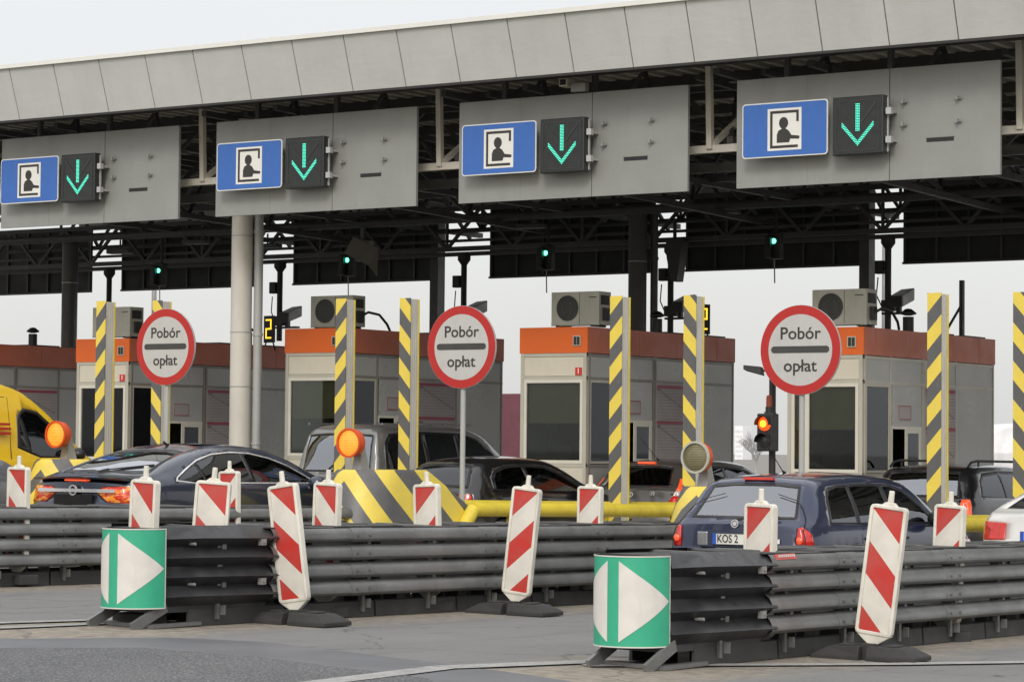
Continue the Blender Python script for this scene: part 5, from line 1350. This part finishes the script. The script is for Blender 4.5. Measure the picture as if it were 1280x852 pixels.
# --- black hatchback in the middle lane
P_blk = paint_mat('paint_black', (.006, .006, .008), .2, dirt=.1)
hatch = dict(L=3.95, paint=P_blk, wheels=(.68, 3.15), wr=.29, tum=.42, mirror_mat=M_trim, bulge=.12, handle_mat=P_blk,
    top=[(0, .96), (.08, 1.05), (.30, 1.27), (.48, 1.36), (.9, 1.42), (1.4, 1.43), (1.85, 1.41), (2.3, 1.27), (2.75, 1.04), (3.05, .93), (3.5, .84), (3.8, .72), (3.95, .62)],
    belt=[(0, .92), (.4, .95), (1.5, .93), (2.6, .88), (3.2, .81), (3.7, .68), (3.95, .56)],
    W=[(0, .68), (.06, .73), (.2, .78), (.5, .81), (2.8, .815), (3.5, .76), (3.8, .66), (3.95, .52)],
    dlo=[(.48, .985), (.5, 1.15), (.62, 1.25), (.9, 1.315), (1.35, 1.33), (1.8, 1.31), (2.15, 1.20), (2.5, 1.03), (2.62, .945)],
    side_windows=[[(.54, 1.0), (.56, 1.14), (.66, 1.22), (.92, 1.285), (1.26, 1.30), (1.30, .975)], [(1.38, .97), (1.34, 1.302), (1.78, 1.285), (2.1, 1.18), (2.42, 1.02), (2.52, .955)]],
    rear_window=WS(.60, 1.02, .44, 1.31), rw_x=.7, windscreen=WS(.62, .98, .5, 1.33), ws_x=1.9, rglass=G_cardark,
    lights=[('rear', [(.52, .70), (.52, .92), (.85, .93), (.85, .70)], .45, M_tred, 'tail_light'), ('front', [(.36, .56), (.75, .58), (.75, .70), (.4, .66)], .6, M_tclear, 'headlamp')],
    seams=[[(1.34, .94), (1.32, .28), (2.5, .27)], [(2.62, .9), (2.6, .5), (2.5, .27)]], handles=[(1.5, .84)], mirror=(2.42, .93))
bx, by_ = 29.75, 21.35
car('black_hatchback', 'black hatchback with its front door window in view, waiting before the middle booth', 'car', (bx, by_, G(bx, by_)), math.radians(-5), hatch)
# --- grey hatchback at the middle booth
P_gry = paint_mat('paint_charcoal', (.080, .074, .067), .4, dirt=.5)
S = dict(L=4.25, paint=P_gry, wheels=(.75, 3.35), wr=.315, tum=.36, mirror_mat=P_gry, bulge=.09, handle_mat=P_gry, roll=0,
    top=[(0, 1.0), (.06, 1.08), (.22, 1.26), (.38, 1.40), (.55, 1.445), (1.0, 1.475), (1.5, 1.48), (2.1, 1.44), (2.6, 1.27), (3.1, 1.03), (3.5, .94), (4.0, .8), (4.25, .66)],
    belt=[(0, .97), (.4, 1.0), (1.5, .96), (2.8, .90), (3.5, .82), (4.0, .70), (4.25, .6)],
    W=[(0, .80), (.06, .84), (.2, .87), (.5, .885), (3.0, .885), (3.7, .84), (4.05, .74), (4.25, .58)],
    dlo=[(.55, 1.05), (.68, 1.24), (.8, 1.33), (1.2, 1.38), (1.6, 1.38), (2.0, 1.345), (2.4, 1.22), (2.8, 1.02), (2.9, .96)],
    side_windows=[[(.62, 1.06), (.73, 1.22), (.84, 1.30), (1.2, 1.345), (1.42, 1.35), (1.45, 1.03)], [(1.53, 1.03), (1.5, 1.35), (1.98, 1.315), (2.34, 1.20), (2.7, 1.02), (2.78, .975)]],
    rear_window=WS(.62, 1.06, .52, 1.36), rw_x=.7, windscreen=WS(.66, 1.0, .52, 1.37), ws_x=2.1, rglass=G_cardark,
    lights=[('rear', [(.58, .70), (.68, .86), (.72, .92), (1.0, .92), (1.0, .70)], .5, M_tred, 'tail_light'), ('side', [(-.2, .70), (.16, .70), (.22, .92), (-.2, .92)], .5, M_tred, 'tail_light'),
            ('rear', [(.72, .925), (.76, 1.0), (1.0, 1.0), (1.0, .925)], .5, M_tclear, 'reversing_light'), ('side', [(-.2, .925), (.22, .925), (.25, 1.0), (-.2, 1.0)], .5, M_tclear, 'reversing_light'),
            ('rear', [(.75, 1.005), (.80, 1.20), (1.0, 1.20), (1.0, 1.005)], .6, M_tlit, 'brake_light'), ('side', [(-.2, 1.005), (.26, 1.005), (.40, 1.18), (-.2, 1.2)], .6, M_tlit, 'brake_light')],
    seams=[[(1.5, .98), (1.5, .3), (2.7, .3)], [(2.9, .9), (2.88, .5), (2.75, .3)]], handles=[(.95, .9), (1.7, .88)], mirror=(2.68, .98))
hx, hy = 35.05, 21.3
t, _, _ = car('grey_hatchback', 'dusty dark grey hatchback with glowing brake lights beside the middle booth', 'car', (hx, hy, G(hx, hy)), math.radians(-4), S)
mb = MB(); mb.box(.22, .27, -.16, .16, 1.40, 1.435); mb.v = [(a + .14, b, c + .01) for a, b, c in mb.v]; mb.build('brake_light', M_tlit, t)
mb = MB(); mb.ring(circ(.075, 26, sy=.6), circ(.062, 26, sy=.55), lambda a, b, d: (-.085 - d, -a, .94 + b), 0, .012); mb.beam((-.09, .028, .91), (-.09, .018, .965), .01); mb.beam((-.09, -.018, .91), (-.09, -.028, .965), .01); mb.beam((-.09, .02, .935), (-.09, -.02, .942), .01); mb.build('emblem', M_chrome, t)
rear_text(t, 'i30', .085, -.075, -.42, .96, M_chrome)
mb = MB(); mb.cyl((.62, -.05, 1.47), (.36, .12, 1.82), .006, .003, n=6); mb.cyl((.64, -.05, 1.46), (.60, -.03, 1.50), .02, .012, n=8); mb.build('antenna', M_black, t)
mb = MB(); mb.beam((-.02, .05, 1.05), (.02, -.45, 1.07), .016); mb.build('wiper', M_black, t)

# --- silver people carrier
P_sil = paint_mat('paint_silver_grey', (.20, .205, .20), .4, dirt=.25)
S = dict(L=4.75, paint=P_sil, wheels=(.85, 3.75), wr=.33, tum=.20, mirror_mat=M_trim, bulge=.07, handle_mat=M_trim,
    top=[(0, 1.05), (.05, 1.2), (.13, 1.6), (.24, 1.83), (.45, 1.885), (1.2, 1.91), (2.4, 1.88), (2.9, 1.78), (3.3, 1.52), (3.75, 1.2), (4.2, 1.05), (4.6, .85), (4.75, .7)],
    belt=[(0, 1.03), (.5, 1.08), (2.5, 1.06), (3.5, 1.02), (4.2, .93), (4.75, .65)],
    W=[(0, .84), (.06, .87), (.2, .90), (3.6, .91), (4.2, .86), (4.6, .74), (4.75, .58)],
    xr=[(.2, .03), (.35, -.02), (.6, -.02), (.9, .04), (1.8, .06)],
    dlo=[(.30, 1.12), (.36, 1.60), (.5, 1.74), (1.2, 1.79), (2.4, 1.765), (2.8, 1.66), (3.2, 1.40), (3.5, 1.15), (3.5, 1.09)],
    side_windows=[[(.38, 1.14), (.43, 1.58), (.55, 1.70), (1.3, 1.75), (1.35, 1.13)], [(1.43, 1.13), (1.4, 1.755), (2.15, 1.745), (2.2, 1.12)], [(2.28, 1.12), (2.26, 1.74), (2.4, 1.73), (2.76, 1.63), (3.15, 1.38), (3.38, 1.15), (3.38, 1.11)]],
    rear_window=WS(.70, 1.14, .66, 1.72), rw_x=.5, windscreen=WS(.74, 1.15, .62, 1.74), ws_x=2.7, glass=G_cardark,
    lights=[('rear', [(.74, .75), (.74, 1.1), (1.0, 1.1), (1.0, .75)], .4, M_tred, 'tail_light')],
    seams=[[(1.4, 1.05), (1.4, .35), (3.2, .35)], [(2.25, 1.05), (2.25, .35)], [(3.5, 1.0), (3.45, .6), (3.2, .35)]], handles=[(1.6, .95), (2.45, .95)], mirror=(3.28, 1.12))
sx_, sy_ = 33.25, 25.75
t, _, _ = car('people_carrier', 'silver grey people carrier with dark windows before the booth right of the white column', 'people carrier', (sx_, sy_, G(sx_, sy_)), math.radians(-3), S)
mb = MB(); mb.beam((.02, .1, 1.17), (.09, -.28, 1.5), .025); mb.build('wiper', M_black, t)
for sg in (-1, 1): mb = MB(); mb.beam((.3, sg * .76, 1.90), (2.6, sg * .74, 1.91), .03); mb.build('roof_rail', M_rim, t)

# --- black off-roader at the right booth
S = dict(L=4.5, paint=P_blk, wheels=(.85, 3.45), wr=.34, tum=.30, mirror_mat=P_blk, bulge=.08, handle_mat=P_blk,
    top=[(0, 1.0), (.06, 1.1), (.22, 1.35), (.36, 1.47), (.6, 1.51), (1.3, 1.53), (2.1, 1.50), (2.6, 1.35), (3.1, 1.08), (3.6, .99), (4.2, .85), (4.5, .7)],
    belt=[(0, .98), (.5, 1.02), (2.0, 1.0), (3.2, .95), (4.1, .8), (4.5, .65)],
    W=[(0, .80), (.06, .84), (.2, .87), (.5, .885), (3.2, .89), (3.9, .84), (4.3, .74), (4.5, .58)],
    dlo=[(.42, 1.07), (.5, 1.30), (.64, 1.40), (1.2, 1.44), (2.0, 1.42), (2.4, 1.29), (2.8, 1.06), (2.9, 1.02)],
    side_windows=[[(.50, 1.09), (.56, 1.28), (.69, 1.365), (1.15, 1.40), (1.18, 1.06)], [(1.24, 1.06), (1.21, 1.405), (1.68, 1.40), (1.7, 1.055)], [(1.76, 1.05), (1.74, 1.40), (1.97, 1.39), (2.33, 1.27), (2.68, 1.07), (2.75, 1.04)]],
    rear_window=WS(.64, 1.07, .56, 1.42), rw_x=.6, windscreen=WS(.68, 1.05, .54, 1.42), ws_x=2.1,
    lights=[('rear', [(.68, .74), (.70, 1.04), (1.0, 1.04), (1.0, .74)], .5, M_tlit, 'tail_light'), ('side', [(-.2, .76), (.10, .76), (.14, 1.04), (-.2, 1.04)], .5, M_tlit, 'tail_light')],
    seams=[[(1.2, 1.0), (1.2, .35), (2.7, .35)], [(1.72, 1.0), (1.72, .35)], [(2.9, .95), (2.7, .35)]], handles=[(1.35, .92), (1.95, .92)], mirror=(2.62, 1.05))
ux, uy = 34.6, 16.33
t, _, _ = car('black_off_roader', 'black off-roader with roof rails beside the rightmost booth', 'car', (ux, uy, G(ux, uy)), math.radians(-3), S)
for sg in (-1, 1):
    mb = MB(); pr_ = [(.42, 1.49), (.52, 1.56), (.7, 1.585), (2.0, 1.575), (2.2, 1.54), (2.3, 1.47)]
    for a, b in zip(pr_[:-1], pr_[1:]): mb.cyl((a[0], sg * .62, a[1]), (b[0], sg * .62, b[1]), .018, n=8)
    mb.cyl((.75, sg * .62, 1.50), (.75, sg * .62, 1.58), .016, n=8); mb.build('roof_rail', M_black, t, smooth=50)
plate(t, -.11, .80, 'PO 363', -.05)

# --- white saloon at the right edge
P_wht = paint_mat('paint_white', (.68, .68, .66), .0, dirt=.3)
S = dict(L=4.85, paint=P_wht, wheels=(.95, 3.8), wr=.33, tum=.46, mirror_mat=P_wht, bulge=.10,
    top=[(0, .96), (.08, 1.0), (.25, 1.04), (.5, 1.13), (.95, 1.30), (1.4, 1.42), (2.1, 1.465), (2.7, 1.44), (3.1, 1.32), (3.7, 1.05), (4.2, .96), (4.85, .7)],
    belt=[(0, .93), (.6, .985), (2, .97), (3.6, .94), (4.3, .84), (4.85, .64)],
    W=[(0, .78), (.06, .82), (.2, .88), (.5, .91), (3.6, .925), (4.3, .88), (4.7, .76), (4.85, .6)],
    dlo=[(1.0, 1.03), (1.25, 1.18), (1.6, 1.31), (2.1, 1.37), (2.7, 1.345), (3.05, 1.24), (3.45, 1.04), (3.45, .99)],
    side_windows=[[(1.1, 1.04), (1.3, 1.17), (1.62, 1.28), (2.0, 1.33), (2.05, 1.01)], [(2.12, 1.01), (2.1, 1.34), (2.66, 1.315), (3.0, 1.22), (3.3, 1.05), (3.3, 1.01)]],
    rear_window=WS(.66, 1.06, .5, 1.36), rw_x=1.5, windscreen=WS(.7, 1.06, .55, 1.37), ws_x=2.7, rglass=G_cardark,
    lights=[('rear', [(.50, .72), (.50, .90), (1.0, .92), (1.0, .70)], .5, M_tred, 'tail_light'), ('side', [(-.2, .71), (.30, .74), (.34, .91), (-.2, .92)], .5, M_tred, 'tail_light')],
    seams=[[(1.3, .98), (1.25, .7), (1.4, .32), (3.3, .3)], [(2.1, .97), (2.1, .32)], [(3.5, .95), (3.3, .3)]], handles=[(1.5, .86), (2.3, .85)], mirror=(3.3, 1.0))
qx, qy = 27.8, 11.5
t, _, _ = car('white_saloon', 'white saloon ahead of the dark blue estate, cut off by the right edge', 'car', (qx, qy, G(qx, qy)), math.radians(-2), S)
plate(t, -.125, .76, 'K', .02)
mb = MB(); mb.box(-.05, -.03, -.2, .2, .985, 1.0); mb.v = [(a - .065, b, c) for a, b, c in mb.v]; mb.build('brake_light', M_brk, t)

# --- yellow delivery van
P_yel = paint_mat('paint_yellow', (.76, .50, .010), .0, dirt=.15)
S = dict(L=5.2, paint=P_yel, wheels=(.95, 4.2), wr=.34, tum=.12, mirror_mat=M_trim, bulge=.05, handle_mat=M_trim,
    top=[(0, 1.9), (.1, 2.15), (.4, 2.24), (1.5, 2.27), (2.5, 2.24), (3.1, 2.13), (3.5, 1.92), (4.0, 1.55), (4.35, 1.27), (4.7, 1.12), (5.05, .92), (5.2, .75)],
    belt=[(0, 1.2), (3.2, 1.2), (4.2, 1.13), (4.7, 1.0), (5.2, .7)],
    W=[(0, .93), (.2, .96), (4.0, .96), (4.6, .90), (5.0, .78), (5.2, .62)],
    dlo=[(2.98, 1.33), (3.0, 1.75), (3.12, 1.86), (3.4, 1.82), (3.75, 1.58), (4.15, 1.25), (4.15, 1.20), (3.4, 1.20), (3.2, 1.26)],
    side_windows=[[(3.03, 1.35), (3.05, 1.73), (3.14, 1.82), (3.38, 1.78), (3.72, 1.54), (4.05, 1.26), (4.05, 1.225), (3.42, 1.225), (3.22, 1.285)]],
    rear_window=WS(.6, 1.3, .55, 1.8), rw_x=.4, windscreen=WS(.8, 1.28, .66, 1.98), ws_x=3.1, glass=G_cardark,
    lights=[('rear', [(.84, .9), (.84, 1.3), (1.0, 1.3), (1.0, .9)], .3, M_tred, 'tail_light'), ('front', [(.5, .75), (.9, .8), (.9, 1.0), (.55, .92)], .6, M_tclear, 'headlamp')],
    seams=[[(2.85, 2.0), (2.85, .9), (2.95, .45), (4.0, .42)], [(1.6, 2.0), (1.6, .45), (2.8, .45)], [(1.6, 2.0), (2.8, 2.0)], [(4.2, 1.15), (4.1, .8), (4.0, .42)]], handles=[(2.98, 1.06)], mirror=(4.0, 1.22))
vx_, vy_ = 22.55, 25.95
t, ys, _ = car('yellow_van', 'yellow delivery van at the left edge behind the lit warning lamp', 'van', (vx_, vy_, G(vx_, vy_)), 0, S)
mb = MB()
for z, x0, x1 in ((1.64, 1.9, 2.78), (1.58, 1.9, 2.80), (1.52, 1.9, 2.80)): mb.box(x0, x1, -.972, -.945, z - .016, z + .016)
mb.build('red_stripes', M_sred, t)

# --- silver van nose behind the dark saloon (only its front shows)
P_gs = paint_mat('paint_blue_silver', (.17, .18, .20), .5, dirt=.4)
S = dict(L=4.6, paint=P_gs, wheels=(.9, 3.7), wr=.32, tum=.2, mirror_mat=M_trim, bulge=.06, handle_mat=M_trim,
    top=[(0, 1.2), (.1, 1.6), (.3, 1.75), (2.0, 1.78), (2.8, 1.7), (3.3, 1.45), (3.8, 1.28), (4.15, 1.19), (4.45, 1.05), (4.6, .85)],
    belt=[(0, 1.1), (3.2, 1.1), (4.0, 1.04), (4.4, .93), (4.6, .8)],
    W=[(0, .86), (.2, .89), (3.6, .89), (4.1, .85), (4.45, .76), (4.6, .62)], xf=[(.2, .1), (.35, 0), (.6, 0), (.9, .03), (1.2, .06)],
    dlo=[(.4, 1.17), (.5, 1.6), (2.0, 1.65), (2.7, 1.56), (3.2, 1.25), (3.2, 1.17)],
    side_windows=[[(.5, 1.2), (.56, 1.56), (1.8, 1.61), (1.8, 1.2)], [(1.9, 1.2), (1.9, 1.61), (2.66, 1.52), (3.08, 1.25), (3.08, 1.2)]],
    rear_window=WS(.6, 1.2, .55, 1.6), rw_x=.5, windscreen=WS(.7, 1.3, .6, 1.6), ws_x=2.6,
    lights=[('front', [(.5, .78), (.85, .8), (.85, 1.0), (.55, .95)], .5, M_tclear, 'headlamp')],
    seams=[[(1.85, 1.1), (1.85, .35), (3.2, .35)], [(3.25, 1.1), (3.2, .35)]], handles=[(2.1, 1.0)], mirror=(3.05, 1.18))
gx, gy = 17.15, 21.75
car('silver_van', 'silver van whose nose just enters at the left edge behind the farthest barrier', 'van', (gx, gy, G(gx, gy)), 0, S)

# ------------------------------------------------------------------ background beyond the plaza
def gnd(x, y): return (x, y, G(x, y))
t = thing('truck_trailer', 'maroon truck trailer seen in the gap between the two middle booths', 'trailer', gnd(60, 41.4))
mb = MB(); mb.box(0, 6.5, -1.5, 1.25, 1.05, 3.7 - .55); mb.build('cargo_box', mat('maroon_tarp', (.15, .05, .065), .6), t, bevel=.03)
mb = MB(); mb.box(0, 6.5, -.9, .9, .7, 1.04); mb.build('chassis', M_black, t)
for x in (.8, 1.8, 2.8):
    for sg in (-1, 1): mb = MB(); mb.cyl((x, sg * 1.4, .5), (x, sg * 1.1, .5), .5, n=20); mb.build('wheel', M_tyre, t)
t = thing('white_truck', 'white truck cab far behind at the right edge', 'truck', gnd(62, 26.0))
mb = MB(); mb.prism([(-1.0, .95), (-.9, 1.9), (-.55, 2.6), (3.8, 2.75), (4.2, 2.3), (4.5, .9), (4.5, .6), (-1.0, .6)], lambda a, b, d: (a, d, b), -1.2, 1.2); mb.build('body', mat('truck_white', (.72, .72, .72), .4), t, bevel=.08)
mb = MB(); mb.prism([(.2, 1.7), (.3, 2.3), (2.6, 2.35), (2.6, 1.7)], lambda a, b, d: (a, d, b), -1.215, -1.203); mb.build('window', M_trim, t)
for x in (.3, 3.2):
    for sg in (-1, 1): mb = MB(); mb.cyl((x, sg * 1.15, .4), (x, sg * .9, .4), .4, n=20); mb.build('wheel', M_tyre, t)
t = thing('blue_car', 'pale blue car roof in front of the white truck at the right edge', 'car', gnd(50, 21.2))
mb = MB(); mb.prism([(0, .4), (0, .95), (.5, 1.05), (.9, 1.4), (2.3, 1.42), (3.0, 1.05), (4.0, .9), (4.2, .4)], lambda a, b, d: (a, d, b), -.85, .85); mb.build('body', paint_mat('paint_pale_blue', (.12, .16, .24), .4), t, bevel=.06)
mb = MB(); mb.prism([(.75, 1.05), (1.0, 1.34), (2.2, 1.36), (2.75, 1.05)], lambda a, b, d: (a, d, b), -.86, -.852); mb.build('window', M_trim, t)
for x in (.8, 3.3):
    for sg in (-1, 1): mb = MB(); mb.cyl((x, sg * .84, .3), (x, sg * .6, .3), .3, n=18); mb.build('wheel', M_tyre, t)
# bare tree
def bare_tree(lab, x, y, h, seed):
    rnd = random.Random(seed); t = thing('bare_tree', lab, 'tree', gnd(x, y), 0, 'leafless trees on the horizon')
    mb = MB(); tr = MB()
    tr.cyl((0, 0, 0), (0, 0, h * .35), h * .03, h * .022, n=7)
    def br(p, d, l, r, dep):
        q = p + d * l; mb.cyl(p, q, r, r * .6, n=4, cap=False)
        if dep == 0: return
        for _ in range(4 if dep > 1 else 5):
            nd = (d + Vector((rnd.uniform(-1, 1), rnd.uniform(-1, 1), rnd.uniform(-.2, .7))) * .75).normalized(); br(p + d * l * rnd.uniform(.5, 1), nd, l * rnd.uniform(.55, .8), r * .55, dep - 1)
    for _ in range(6): br(Vector((0, 0, h * rnd.uniform(.2, .35))), Vector((rnd.uniform(-.7, .7), rnd.uniform(-.7, .7), 1)).normalized(), h * .26, h * .012, 4)
    bk = mat('bark_pale', (.36, .355, .35), .9); tr.build('trunk', bk, t); mb.build('crown', bk, t)
bare_tree('pale leafless tree on the horizon just left of the rightmost booth', 130, 71, 2.6, 3)
bare_tree('smaller pale leafless bush on the horizon beside the bare tree', 134, 75.2, 1.5, 5)
t = thing('distant_building', 'faint pale tower block on the horizon right of the middle booth', 'building', (500, 277.3, G(500, 277) - .2))
mb = MB(); mb.box(0, 4, -1.0, 1.0, 0, 7.4); mb.box(1, 4, 1.0, 1.5, 0, 3.6); mb.build('wall', mat('hazed_concrete', (.80, .81, .82), .9), t)  # wall colour lightened to stand in for distance haze
mb = MB()
for r in range(6): mb.box(-.05, -.01, -.8, .8, .8 + r * 1.05, 1.2 + r * 1.05)
mb.build('window_band', mat('hazed_window', (.66, .68, .7), .6), t)  # distance haze put into the window colour as well
